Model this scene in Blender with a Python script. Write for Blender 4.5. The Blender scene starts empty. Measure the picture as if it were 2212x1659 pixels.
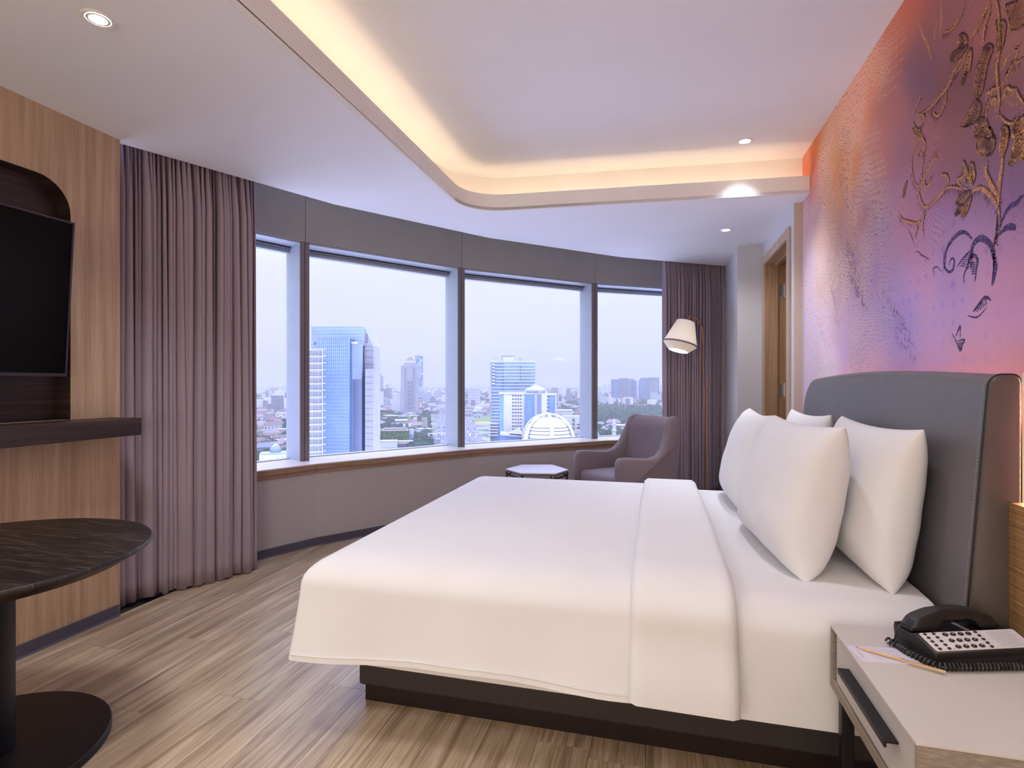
import bpy, bmesh, math, random
from mathutils import Vector, Matrix
random.seed(7)
S = bpy.context.scene
COL = S.collection
PI = math.pi
# ------------------------------------------------------------------ camera, sky, exposure
F_PX, CX, CY, EYE = 1190.0, 1106.0, 830.0, 1.2
YAW = math.atan((1419.0 - CX) / F_PX)
SN, CS = math.sin(YAW), math.cos(YAW)
cam_d = bpy.data.cameras.new('camera')
cam = bpy.data.objects.new('camera', cam_d)
COL.objects.link(cam)
cam.location = (0, 0, EYE)
cam.rotation_euler = (PI / 2, 0, YAW)
cam_d.sensor_width = 36.0
cam_d.lens = 36.0 * F_PX / 2212.0
cam_d.clip_start = 0.05
cam_d.clip_end = 40000.0
S.camera = cam
S.view_settings.view_transform = 'Standard'
S.view_settings.look = 'None'
S.view_settings.gamma = 1.0
S.view_settings.exposure = 0.58
S.view_settings.use_curve_mapping = False
S.cycles.use_denoising = True
S.cycles.max_bounces = 8
S.cycles.diffuse_bounces = 5
S.cycles.glossy_bounces = 3
S.cycles.transmission_bounces = 4
S.cycles.transparent_max_bounces = 12
S.cycles.volume_bounces = 2
S.cycles.sample_clamp_indirect = 6.0
S.cycles.caustics_reflective = False
S.cycles.caustics_refractive = False

# overcast sky, brighter towards the zenith, faint clouds
W = bpy.data.worlds.new('overcast_sky'); S.world = W
W.use_nodes = True
nt = W.node_tree
for n in list(nt.nodes): nt.nodes.remove(n)
def wn(t): return nt.nodes.new(t)
geo = wn('ShaderNodeTexCoord'); sep = wn('ShaderNodeSeparateXYZ')
nt.links.new(geo.outputs['Generated'], sep.inputs[0])
ramp = wn('ShaderNodeValToRGB')
nt.links.new(sep.outputs['Z'], ramp.inputs[0])
cr = ramp.color_ramp
cr.elements[0].position = 0.0; cr.elements[0].color = (0.485, 0.495, 0.595, 1)
cr.elements[1].position = 1.0; cr.elements[1].color = (3.3, 3.6, 6.0, 1)
e = cr.elements.new(0.06); e.color = (0.53, 0.54, 0.63, 1)
e = cr.elements.new(0.34); e.color = (1.0, 1.08, 1.55, 1)
e = cr.elements.new(0.2); e.color = (0.61, 0.62, 0.68, 1)
noi = wn('ShaderNodeTexNoise'); noi.inputs['Scale'].default_value = 2.2; noi.inputs['Detail'].default_value = 5
mp = wn('ShaderNodeMapping'); mp.inputs['Scale'].default_value = (1, 1, 4)
nt.links.new(geo.outputs['Generated'], mp.inputs[0]); nt.links.new(mp.outputs[0], noi.inputs['Vector'])
mr = wn('ShaderNodeMapRange'); mr.inputs[1].default_value = 0.3; mr.inputs[2].default_value = 0.75
mr.inputs[3].default_value = 0.97; mr.inputs[4].default_value = 1.045
nt.links.new(noi.outputs[0], mr.inputs[0])
mul = wn('ShaderNodeVectorMath'); mul.operation = 'SCALE'
nt.links.new(ramp.outputs[0], mul.inputs[0]); nt.links.new(mr.outputs[0], mul.inputs['Scale'])
bg = wn('ShaderNodeBackground'); bg.inputs['Strength'].default_value = 1.0
nt.links.new(mul.outputs[0], bg.inputs[0])
wo = wn('ShaderNodeOutputWorld'); nt.links.new(bg.outputs[0], wo.inputs[0])

# added unseen fill area behind the camera, softly brightening the room
fd = bpy.data.lights.new('added_fill_light', 'AREA'); fd.shape = 'RECTANGLE'; fd.size = 3.2; fd.size_y = 2.0; fd.energy = 42; fd.color = (1.0, 0.92, 0.82)
fo = bpy.data.objects.new('added_fill_light', fd); COL.objects.link(fo); fo.location = (-0.9, -2.25, 1.25); fo.rotation_euler = (PI / 2, 0, 0)
fo.rotation_euler = Vector((0, 1, 0.12)).to_track_quat('-Z', 'Z').to_euler()

# energies of the lamps the room has (used by the lamp builders below)
E_COVE = 7.5
E_DOWN = 16.0        # watts of one recessed downlight
E_HEAD = 9.0         # led strip behind the headboard
E_LAMP = 6.0
C_COVE = (1.0, 0.75, 0.48)
C_DOWN = (0.86, 0.91, 1.0)

# ------------------------------------------------------------------ photo geometry helpers
def ray(x, y):
    u = (x - CX) / F_PX; v = (CY - y) / F_PX
    return (-SN + u * CS, CS + u * SN, v)
def at_z(x, y, z):
    d = ray(x, y); t = (z - EYE) / d[2]; return Vector((d[0] * t, d[1] * t, z))
def at_x(x, y, X):
    d = ray(x, y); t = X / d[0]; return Vector((X, d[1] * t, EYE + d[2] * t))
def at_y(x, y, Y):
    d = ray(x, y); t = Y / d[1]; return Vector((d[0] * t, Y, EYE + d[2] * t))
def at_d(x, y, D):
    d = ray(x, y); return Vector((d[0] * D, d[1] * D, EYE + d[2] * D))

# ------------------------------------------------------------------ object helpers
def tag(o, label=None, cat=None, group=None, kind=None):
    if label: o['label'] = label
    if cat: o['category'] = cat
    if group: o['group'] = group
    if kind: o['kind'] = kind
    return o
def empty(name, loc, label, cat, rz=0.0, group=None):
    o = bpy.data.objects.new(name, None); COL.objects.link(o)
    o.location = loc; o.rotation_euler = (0, 0, rz); o.empty_display_size = 0.1
    return tag(o, label, cat, group)
class MB:
    """collects geometry, builds ONE mesh object"""
    def __init__(s): s.v = []; s.f = []; s.m = []; s.M = None
    def xf(s, M): s.M = M; return s
    def add(s, vs, fs, mi=0):
        b = len(s.v)
        for p in vs:
            p = Vector(p)
            if s.M is not None: p = s.M @ p
            s.v.append(tuple(p))
        for f in fs: s.f.append(tuple(b + i for i in f)); s.m.append(mi)
        return s
    def box(s, x0, x1, y0, y1, z0, z1, mi=0):
        return s.add([(x0,y0,z0),(x1,y0,z0),(x1,y1,z0),(x0,y1,z0),(x0,y0,z1),(x1,y0,z1),(x1,y1,z1),(x0,y1,z1)],
                     [(0,3,2,1),(4,5,6,7),(0,1,5,4),(1,2,6,5),(2,3,7,6),(3,0,4,7)], mi)
    def prism(s, poly, z0, z1, mi=0):
        n = len(poly)
        vs = [(p[0], p[1], z0) for p in poly] + [(p[0], p[1], z1) for p in poly]
        fs = [tuple(range(n))[::-1], tuple(range(n, 2 * n))] + [(i, (i + 1) % n, n + (i + 1) % n, n + i) for i in range(n)]
        return s.add(vs, fs, mi)
    def extr(s, poly, axis, a0, a1, mi=0):
        """polygon in the two other axes, extruded along axis"""
        def P(p, a):
            if axis == 'x': return (a, p[0], p[1])
            if axis == 'y': return (p[0], a, p[1])
            return (p[0], p[1], a)
        n = len(poly)
        vs = [P(p, a0) for p in poly] + [P(p, a1) for p in poly]
        fs = [tuple(range(n))[::-1], tuple(range(n, 2 * n))] + [(i, (i + 1) % n, n + (i + 1) % n, n + i) for i in range(n)]
        return s.add(vs, fs, mi)
    def loft(s, rings, closed=True, cap=True, mi=0):
        n = len(rings[0]); vs = [p for r in rings for p in r]; fs = []
        for j in range(len(rings) - 1):
            for i in range(n if closed else n - 1):
                a = j * n + i; b = j * n + (i + 1) % n
                fs.append((a, b, b + n, a + n))
        if cap and closed:
            fs.append(tuple(range(n))[::-1]); fs.append(tuple((len(rings) - 1) * n + i for i in range(n)))
        return s.add(vs, fs, mi)
    def lathe(s, prof, seg=32, c=(0, 0, 0), mi=0, cap=True):
        rings = [[(c[0] + r * math.cos(2 * PI * k / seg), c[1] + r * math.sin(2 * PI * k / seg), c[2] + z) for k in range(seg)] for r, z in prof]
        return s.loft(rings, True, cap, mi)
    def tube(s, pts, r, seg=8, mi=0, cap=True):
        pts = [Vector(p) for p in pts]; rings = []
        up = Vector((0, 0, 1)); prev = None
        for i, p in enumerate(pts):
            t = (pts[min(i + 1, len(pts) - 1)] - pts[max(i - 1, 0)]).normalized()
            if prev is None:
                a = t.cross(up)
                if a.length < 1e-3: a = t.cross(Vector((1, 0, 0)))
            else: a = prev - t * prev.dot(t)
            a.normalize(); prev = a; b = t.cross(a)
            rr = r[i] if isinstance(r, (list, tuple)) else r
            rings.append([p + (a * math.cos(2 * PI * k / seg) + b * math.sin(2 * PI * k / seg)) * rr for k in range(seg)])
        return s.loft(rings, True, cap, mi)
    def build(s, name, mats, parent=None, smooth=None, bevel=None, bseg=2, fix=True):
        me = bpy.data.meshes.new(name)
        me.from_pydata(s.v, [], s.f)
        if not isinstance(mats, (list, tuple)): mats = [mats]
        for m in mats: me.materials.append(m)
        if len(mats) > 1: me.polygons.foreach_set('material_index', s.m)
        if fix:
            bm = bmesh.new(); bm.from_mesh(me)
            bmesh.ops.recalc_face_normals(bm, faces=bm.faces); bm.to_mesh(me); bm.free()
        me.update()
        if smooth is not None:
            me.polygons.foreach_set('use_smooth', [True] * len(me.polygons))
            if smooth < 180: me.set_sharp_from_angle(angle=math.radians(smooth))
        o = bpy.data.objects.new(name, me); COL.objects.link(o)
        if parent is not None: o.parent = parent
        if bevel:
            md = o.modifiers.new('bevel', 'BEVEL'); md.width = bevel; md.segments = bseg; md.limit_method = 'ANGLE'
            md.angle_limit = math.radians(40); md.harden_normals = False
            if smooth is None:
                me.polygons.foreach_set('use_smooth', [True] * len(me.polygons)); 
                wn_ = o.modifiers.new('wn', 'WEIGHTED_NORMAL'); wn_.keep_sharp = True
        return o
def struct(o): o['kind'] = 'structure'; return o
def rrect(x0, x1, y0, y1, r, n=6):
    pts = []
    for cx_, cy_, a0 in ((x1 - r, y1 - r, 0), (x0 + r, y1 - r, 90), (x0 + r, y0 + r, 180), (x1 - r, y0 + r, 270)):
        for k in range(n + 1):
            a = math.radians(a0 + 90 * k / n); pts.append((cx_ + r * math.cos(a), cy_ + r * math.sin(a)))
    return pts
def copy_tree(o, parent=None):
    c = o.copy(); COL.objects.link(c)
    if parent is not None: c.parent = parent
    for ch in list(o.children): copy_tree(ch, c)
    return c

# ------------------------------------------------------------------ materials
def sl(c):
    return tuple(((x / 255.0) / 12.92 if x / 255.0 <= 0.04045 else ((x / 255.0 + 0.055) / 1.055) ** 2.4) for x in c)
class NT:
    def __init__(s, name):
        s.m = bpy.data.materials.new(name); s.m.use_nodes = True
        s.t = s.m.node_tree; s.b = s.t.nodes['Principled BSDF']; s.out = s.t.nodes['Material Output']
    def n(s, t, **kw):
        o = s.t.nodes.new(t)
        for k, v in kw.items(): setattr(o, k, v)
        return o
    def l(s, a, b): s.t.links.new(a, b)
    def coord(s, scale=(1, 1, 1), kind='Object', rnd=0.0):
        tc = s.n('ShaderNodeTexCoord'); mp = s.n('ShaderNodeMapping'); mp.inputs['Scale'].default_value = scale
        src = tc.outputs[kind]
        if rnd:
            oi = s.n('ShaderNodeObjectInfo'); cb = s.n('ShaderNodeVectorMath', operation='SCALE')
            cx_ = s.n('ShaderNodeCombineXYZ'); s.l(oi.outputs['Random'], cx_.inputs[0]); s.l(oi.outputs['Random'], cx_.inputs[1]); s.l(oi.outputs['Random'], cx_.inputs[2])
            s.l(cx_.outputs[0], cb.inputs[0]); cb.inputs['Scale'].default_value = rnd
            ad = s.n('ShaderNodeVectorMath', operation='ADD'); s.l(src, ad.inputs[0]); s.l(cb.outputs[0], ad.inputs[1]); src = ad.outputs[0]
        s.l(src, mp.inputs[0]); return mp.outputs[0]
    def noise(s, vec, scale, detail=4, rough=0.55, dist=0.0):
        o = s.n('ShaderNodeTexNoise'); s.l(vec, o.inputs['Vector'])
        o.inputs['Scale'].default_value = scale; o.inputs['Detail'].default_value = detail
        o.inputs['Roughness'].default_value = rough; o.inputs['Distortion'].default_value = dist
        return o.outputs[0]
    def ramp(s, fac, stops):
        o = s.n('ShaderNodeValToRGB'); s.l(fac, o.inputs[0]); r = o.color_ramp
        while len(r.elements) < len(stops): r.elements.new(0.5)
        for e_, (p, c) in zip(r.elements, stops): e_.position = p; e_.color = (*c, 1)
        return o.outputs[0]
    def mix(s, fac, a, b, mode='MIX'):
        o = s.n('ShaderNodeMix', data_type='RGBA', blend_type=mode)
        if isinstance(fac, (int, float)): o.inputs[0].default_value = fac
        else: s.l(fac, o.inputs[0])
        for q, i in ((a, 6), (b, 7)):
            if isinstance(q, tuple): o.inputs[i].default_value = (*q, 1)
            else: s.l(q, o.inputs[i])
        return o.outputs[2]
    def math(s, op, a, b=0.0, c=0.0):
        o = s.n('ShaderNodeMath', operation=op)
        for i, q in enumerate((a, b, c)):
            if isinstance(q, (int, float)): o.inputs[i].default_value = q
            else: s.l(q, o.inputs[i])
        return o.outputs[0]
    def base(s, c):
        if isinstance(c, tuple): s.b.inputs['Base Color'].default_value = (*c, 1)
        else: s.l(c, s.b.inputs['Base Color'])
        return s
    def pr(s, rough=0.5, metal=0.0, spec=0.5, **kw):
        s.b.inputs['Roughness'].default_value = rough; s.b.inputs['Metallic'].default_value = metal
        s.b.inputs['Specular IOR Level'].default_value = spec
        for k, v in kw.items(): s.b.inputs[k].default_value = v
        return s
    def bump(s, h, strength=0.3, dist=0.002):
        o = s.n('ShaderNodeBump'); o.inputs['Strength'].default_value = strength; o.inputs['Distance'].default_value = dist
        s.l(h, o.inputs['Height']); s.l(o.outputs[0], s.b.inputs['Normal']); return s
MATS = {}
def plain(name, c, rough=0.5, metal=0.0, spec=0.5, var=0.06, scale=8.0, bump=0.0):
    """plain colour with slight natural variation"""
    if name in MATS: return MATS[name]
    k = NT(name); v = k.coord()
    nz = k.noise(v, scale, 3)
    lo = tuple(max(0, x * (1 - var)) for x in c); hi = tuple(min(1, x * (1 + var)) for x in c)
    k.base(k.ramp(nz, [(0.35, lo), (0.65, hi)])).pr(rough, metal, spec)
    if bump: k.bump(k.noise(v, scale * 30, 2), bump, 0.001)
    MATS[name] = k.m; return k.m
def fabric(name, c, c2, scale=700, rough=0.9, bump=0.25, sheen=0.0, axis=(1, 1, 1)):
    k = NT(name); v = k.coord()
    w = k.noise(k.coord((axis[0], axis[1], axis[2])), scale, 2, 0.7)
    big = k.noise(v, 6, 3)
    col = k.mix(k.math('MULTIPLY', big, 0.35), k.ramp(w, [(0.3, c), (0.7, c2)]), c2)
    k.base(col).pr(rough, 0, 0.25)
    if sheen: k.b.inputs['Sheen Weight'].default_value = sheen; k.b.inputs['Sheen Roughness'].default_value = 0.4
    k.bump(w, bump, 0.0012); MATS[name] = k.m; return k.m
def wood(name, cols, scale=(40, 40, 1.6), rough=0.45, rnd=0.0, bump=0.15, lo=0.32, span=0.36, wa=0.7, dist=0.0, detail=6, fine=(160, 160, 4), spec=0.4):
    k = NT(name)
    v = k.coord(scale, rnd=rnd)
    a = k.noise(v, 1.0, detail, 0.6, dist)
    b = k.noise(k.coord(fine, rnd=rnd), 1.0, 3, 0.6)
    mixv = k.math('ADD', k.math('MULTIPLY', a, wa), k.math('MULTIPLY', b, 1.0 - wa))
    n = len(cols)
    col = k.ramp(mixv, [(lo + span * i / (n - 1), c) for i, c in enumerate(cols)])
    if rnd:
        oi = k.n('ShaderNodeObjectInfo')
        br = k.math('MULTIPLY_ADD', oi.outputs['Random'], 0.06, 0.97)
        cmb = k.n('ShaderNodeVectorMath', operation='SCALE'); k.l(col, cmb.inputs[0]); k.l(br, cmb.inputs['Scale']); col = cmb.outputs[0]
    k.base(col).pr(rough, 0, spec).bump(mixv, bump, 0.001)
    MATS[name] = k.m; return k.m
def emit(name, c, strength):
    k = NT(name); k.base((0.8, 0.8, 0.8)).pr(0.5)
    k.b.inputs['Emission Color'].default_value = (*c, 1); k.b.inputs['Emission Strength'].default_value = strength
    MATS[name] = k.m; return k.m

M_CEIL = plain('ceiling_paint', (0.88, 0.88, 0.90), 0.85, 0, 0.2, 0.015, 2)
M_TRAY = plain('tray_ceiling_paint', (0.87, 0.86, 0.86), 0.85, 0, 0.2, 0.015, 2)
M_LIP = plain('cove_paint', (0.88, 0.85, 0.82), 0.8, 0, 0.2, 0.02, 3)
M_WALLP = fabric('grey_wallcovering', sl((166, 160, 158)), sl((186, 180, 178)), 420, 0.85, 0.2)
M_WALLB = fabric('pale_wallcovering', sl((200, 196, 198)), sl((216, 212, 214)), 420, 0.85, 0.2)
M_BEIGE = fabric('beige_wallcovering', sl((196, 178, 160)), sl((206, 190, 174)), 420, 0.85, 0.1)
M_BULK = plain('bulkhead_board', sl((160, 156, 150)), 0.7, 0, 0.3, 0.02, 4)
M_OAK = wood('oak_veneer', [sl((160, 128, 100)), sl((186, 154, 124)), sl((206, 178, 148))], (26, 26, 0.8), 0.42, bump=0.06)
M_SILL = wood('sill_walnut', [sl((124, 94, 76)), sl((152, 120, 98)), sl((172, 140, 116))], (3, 3, 60), 0.4, bump=0.06, fine=(9, 9, 260))
M_SILLTOP = plain('sill_top_laminate', sl((214, 204, 192)), 0.35, 0, 0.5, 0.03, 5)
M_WENGE = wood('dark_wenge', [sl((34, 24, 24)), sl((52, 37, 35)), sl((76, 56, 50))], (4, 1.2, 46), 0.42, bump=0.25, fine=(16, 5, 300))
M_TABLE = wood('espresso_oak', [sl((12, 8, 7)), sl((26, 18, 14)), sl((84, 66, 54))], (4, 46, 4), 0.42, bump=0.35, dist=0.8, lo=0.36, span=0.3, wa=0.45, fine=(14, 240, 14))
M_BLACKM = plain('black_metal', (0.007, 0.006, 0.008), 0.42, 0.0, 0.35, 0.2)
M_BASEB = plain('slate_baseboard', sl((82, 78, 92)), 0.5, 0, 0.4, 0.05)
M_FLOOR = wood('plank_oak', [sl((92, 73, 57)), sl((160, 136, 110)), sl((202, 179, 149)), sl((232, 213, 186))], (22, 1.1, 22), 0.34, rnd=37.0, lo=0.27, span=0.44, wa=0.62, bump=0.12, dist=0.9, detail=8, fine=(170, 4, 170), spec=0.45)
M_FLOORSUB = plain('floor_screed', (0.03, 0.025, 0.02), 0.9)
M_ALU_L = plain('mullion_grey_blue', sl((176, 184, 196)), 0.45, 0.0, 0.5, 0.02)
M_ALU_D = plain('mullion_brown', sl((122, 112, 112)), 0.45, 0.0, 0.5, 0.03)
M_FRAME = plain('window_frame_grey', sl((140, 146, 158)), 0.4, 0.2, 0.5, 0.03)
M_GASKET = plain('black_gasket', (0.012, 0.012, 0.016), 0.5)
M_CURT = fabric('mauve_curtain', sl((148, 130, 138)), sl((176, 158, 168)), 900, 0.85, 0.25, 0.15, (1, 1, 0.25))
M_SHEET = plain('white_sheet_cotton', (0.84, 0.82, 0.82), 0.8, 0, 0.2, 0.012, 5)
M_DUVET = plain('white_duvet_cotton', (0.86, 0.845, 0.85), 0.8, 0, 0.2, 0.012, 5)
M_PILLOW = plain('white_pillow_cotton', (0.86, 0.845, 0.85), 0.8, 0, 0.2, 0.012, 5)
M_RAIL = plain('bed_rail_upholstery', sl((60, 54, 54)), 0.6, 0, 0.4, 0.06, 30, 0.1)
M_PLINTH = plain('bed_plinth', sl((34, 20, 20)), 0.5, 0, 0.4, 0.1)
M_LEATH = plain('grey_leather', sl((108, 104, 108)), 0.42, 0, 0.45, 0.03, 20, 0.08)
M_LEATH2 = plain('taupe_leather', sl((92, 82, 78)), 0.45, 0, 0.45, 0.04, 20, 0.08)
M_PIPE = plain('black_piping', (0.012, 0.011, 0.012), 0.5)
M_STITCH = plain('pale_stitch', sl((170, 160, 156)), 0.8)
M_NIGHT = plain('nightstand_cream', sl((210, 203, 198)), 0.5, 0, 0.4, 0.015, 6)
M_NIGHTE = wood('nightstand_edge', [sl((128, 116, 104)), sl((150, 138, 126)), sl((172, 160, 148))], (40, 3, 200), 0.6, bump=0.1, fine=(200, 20, 500))
M_DRAWER = plain('drawer_front_grey', sl((196, 190, 186)), 0.5, 0, 0.4, 0.015, 6)
M_ZEBR = wood('zebrano_panel', [sl((110, 76, 44)), sl((164, 122, 78)), sl((206, 168, 120))], (1.2, 1.2, 150), 0.45, bump=0.08, fine=(3, 3, 520), wa=0.5, lo=0.36, span=0.3)
M_PLAST = plain('black_plastic', (0.018, 0.016, 0.018), 0.38, 0, 0.5, 0.1, 30, 0.15)
M_PLATE = plain('phone_faceplate', sl((222, 216, 224)), 0.4, 0, 0.4, 0.01)
M_KEY = plain('key_black', (0.02, 0.018, 0.018), 0.3, 0, 0.6, 0.1)
M_PRINTW = plain('white_print', (0.8, 0.8, 0.82), 0.5, 0, 0.3, 0.0)
M_PRINTG = plain('grey_print', sl((150, 146, 156)), 0.6, 0, 0.3, 0.0)
M_PRINTK = plain('dark_print', sl((60, 50, 46)), 0.6, 0, 0.3, 0.0)
M_PAPER = plain('note_paper', sl((226, 222, 236)), 0.7, 0, 0.3, 0.01)
M_PENCIL = plain('pencil_wood', sl((216, 184, 140)), 0.45, 0, 0.4, 0.05, 60)
M_LEAD = plain('pencil_lead', (0.03, 0.03, 0.035), 0.4)
M_CHAIR = fabric('taupe_chair_wool', sl((110, 96, 98)), sl((144, 128, 132)), 520, 0.9, 0.35, 0.25)
M_CHAIRLEG = plain('chair_leg_dark', (0.02, 0.015, 0.013), 0.4)
M_HEX = plain('hex_top_white', sl((226, 222, 226)), 0.35, 0, 0.5, 0.01)
M_HEXE = plain('hex_edge_brown', sl((112, 96, 90)), 0.5)
M_COPPER = plain('lamp_copper', sl((150, 104, 84)), 0.35, 0.8, 0.5, 0.05)
M_SHADE = fabric('lamp_shade_linen', sl((226, 219, 210)), sl((240, 234, 226)), 500, 0.9, 0.1)
M_SHADEBAND = plain('shade_band_grey', sl((110, 106, 116)), 0.8)
M_CHROME = plain('brushed_steel', (0.62, 0.60, 0.58), 0.3, 0.9, 0.5, 0.05)
M_TRIMW = plain('downlight_trim', (0.80, 0.76, 0.72), 0.4, 0, 0.5, 0.02)
M_SCREEN = plain('tv_screen_glass', (0.002, 0.002, 0.002), 0.16, 0, 0.12, 0.0)
M_BEZEL = plain('tv_bezel', sl((60, 52, 58)), 0.35, 0.4, 0.5, 0.05)
M_DOOR = wood('door_veneer', [sl((150, 116, 86)), sl((176, 140, 106)), sl((194, 158, 124))], (30, 30, 1.0), 0.45, bump=0.06)
M_CASE = wood('door_casing_oak', [sl((168, 142, 116)), sl((190, 164, 138)), sl((206, 182, 156))], (30, 30, 1.0), 0.45, bump=0.06)
def add_translucent(m, c, f):
    t = m.node_tree; out = t.nodes['Material Output']; b = t.nodes['Principled BSDF']
    tr = t.nodes.new('ShaderNodeBsdfTranslucent'); tr.inputs[0].default_value = (*c, 1)
    mx = t.nodes.new('ShaderNodeMixShader'); mx.inputs[0].default_value = f
    t.links.new(b.outputs[0], mx.inputs[1]); t.links.new(tr.outputs[0], mx.inputs[2]); t.links.new(mx.outputs[0], out.inputs[0])
add_translucent(M_SHADE, (0.9, 0.86, 0.8), 0.35)
def glass_mat():
    k = NT('window_glass'); t = k.t; t.nodes.remove(k.b)
    tr = k.n('ShaderNodeBsdfTransparent'); tr.inputs[0].default_value = (0.97, 0.985, 0.99, 1)
    gl = k.n('ShaderNodeBsdfGlossy'); gl.inputs['Roughness'].default_value = 0.02
    fr = k.n('ShaderNodeFresnel'); fr.inputs[0].default_value = 1.35
    mx = k.n('ShaderNodeMixShader'); k.l(k.math('MULTIPLY', fr.outputs[0], 0.22), mx.inputs[0]); k.l(tr.outputs[0], mx.inputs[1]); k.l(gl.outputs[0], mx.inputs[2])
    k.l(mx.outputs[0], k.out.inputs[0]); return k.m
M_GLASS = glass_mat()
# ================================================================== ROOM SHELL
ZC, ZT = 2.468, 2.772           # low ceiling, tray ceiling
XL, XM, XD = -2.70, 0.98, 0.93  # left wall, mural wall, door wall
YB = -2.4                       # wall behind the camera
C0 = [Vector(p) for p in ((-2.742, 2.268), (-2.203, 3.442), (-1.416, 4.565), (-0.354, 5.601), (0.713, 6.321))]
# extend both ends of the facade line
C0[0] = C0[0] + (C0[0] - C0[1]) * 0.35
C0[4] = C0[4] + (C0[4] - C0[3]) * 0.45
def offs(k):
    """facade polyline pushed outward by k"""
    out = []
    for i in range(5):
        ts = []
        if i > 0: ts.append((C0[i] - C0[i - 1]).normalized())
        if i < 4: ts.append((C0[i + 1] - C0[i]).normalized())
        n = [Vector((-t.y, t.x)) for t in ts]
        b = sum(n, Vector((0, 0))).normalized()
        out.append(C0[i] + b * (k / b.dot(n[0])))
    return out
def segs(k0, k1):
    A, B = offs(k0), offs(k1)
    return [[A[i], A[i + 1], B[i + 1], B[i]] for i in range(4)]

# ---- floor slab and individual planks
fl = MB(); fl.box(-3.6, 2.4, YB - 0.1, 7.4, -0.12, -0.013)
floor = struct(fl.build('floor', M_FLOORSUB))
def clip(poly, a, b):
    """keep the part to the right of a->b (inside the room)"""
    out = []; n = Vector((b.y - a.y, -(b.x - a.x)))
    for i in range(len(poly)):
        p, q = poly[i], poly[(i + 1) % len(poly)]
        dp, dq = (p - a).dot(n), (q - a).dot(n)
        if dp >= 0: out.append(p)
        if dp * dq < 0: out.append(p + (q - p) * (dp / (dp - dq)))
    return out
FW = offs(0.30)
PW, PL = 0.178, 1.22
shared = None
ix = 0; x = XL - 0.005
while x < XM + 0.05:
    y = YB - random.Random(ix * 7 + 3).random() * PL
    if x < -1.2: y = YB - ((ix * 0.43) % 1.0) * PL
    while y < 6.6:
        g = 0.0007
        x1 = min(x + PW, XM)
        poly = [Vector((x + g, max(y, YB) + g)), Vector((x1 - g, max(y, YB) + g)), Vector((x1 - g, y + PL - g)), Vector((x + g, y + PL - g))]
        full = poly
        if poly[2].y > YB + 0.05:
            for i in range(4): poly = clip(poly, FW[i], FW[i + 1]) if len(poly) > 2 else []
            if len(poly) > 2:
                a = 0
                cxx = sum(p.x for p in poly) / len(poly); cyy = sum(p.y for p in poly) / len(poly)
                whole = len(poly) == 4 and all((p - q).length < 1e-6 for p, q in zip(poly, full)) and y >= YB and x1 == x + PW
                if whole and shared:
                    o = bpy.data.objects.new('plank', shared); COL.objects.link(o); o.parent = floor
                    o.location = (x + PW / 2, y + PL / 2, 0)
                else:
                    m = MB(); m.prism([(p.x - cxx, p.y - cyy) for p in poly], -0.012, 0.0)
                    o = m.build('plank', M_FLOOR, floor); o.location = (cxx, cyy, 0)
                    if whole: shared = o.data
        y += PL
    ix += 1; x += PW

# ---- ceiling (low part with tray opening), cove lip, tray
TY0 = -1.9                                   # near end of the tray
def tray_path(d=0.0):
    """opening edge: left side (x), rounded corner, cross edge; pushed outward by d"""
    xl = -1.345 - d; r = 0.30 + d
    cyl = 3.865 + d; sl_ = (4.035 - 3.87) / (0.98 + 1.1)
    pts = [(xl, TY0)]
    c = Vector((-1.345 + 0.30, 3.865 - 0.30 + 0.005))
    for k in range(0, 10):
        a = PI - (PI / 2 - math.atan(sl_)) * k / 9
        pts.append((c.x + r * math.cos(a), c.y + r * math.sin(a)))
    x0_, y0_ = pts[-1]
    pts.append((XM + 0.001, y0_ + (XM - x0_) * sl_))
    return pts
tp = tray_path(0.0)
poly = [(-3.6, YB - 0.1), (1.1, YB - 0.1), (1.1, TY0)] + tp + [(1.1, tp[-1][1])]
poly += [(2.3, 4.10), (2.3, 5.6), (1.1, 6.2)]
cc = C0[::-1]
poly += [(p.x, p.y) for p in cc] + [(-3.6, C0[0].y)]
c_ = MB(); c_.prism(poly, ZC, ZC + 0.02)
ceiling = struct(c_.build('ceiling', M_CEIL))
m = MB(); inn, out_ = tray_path(0.0), tray_path(0.028)
ring = [[(inn[i][0], inn[i][1], ZC - 0.004), (out_[i][0], out_[i][1], ZC - 0.004), (out_[i][0], out_[i][1], 2.583), (inn[i][0], inn[i][1], 2.583)] for i in range(len(inn))]
m.loft(ring)
struct(m.build('trim_1', M_LIP, bevel=0.003, bseg=2))
bk = tray_path(0.19); bk2 = tray_path(0.23)
m = MB()
m.loft([[(bk[i][0], bk[i][1], ZC + 0.02), (bk2[i][0], bk2[i][1], ZC + 0.02), (bk2[i][0], bk2[i][1], ZT + 0.02), (bk[i][0], bk[i][1], ZT + 0.02)] for i in range(len(bk))])
struct(m.build('trim_2', M_LIP, smooth=40))
m = MB(); m.prism([(1.1, TY0 - 0.2)] + [(p[0], p[1]) for p in [(bk2[0][0], TY0 - 0.2)] + bk2] + [(1.1, bk2[-1][1])], ZT, ZT + 0.03)
struct(m.build('ceiling_tray', M_TRAY))
m = MB(); m.box(-1.6, 1.1, TY0 - 0.2, TY0 - 0.17, ZC, ZT); struct(m.build('trim_3', M_LIP))
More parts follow.
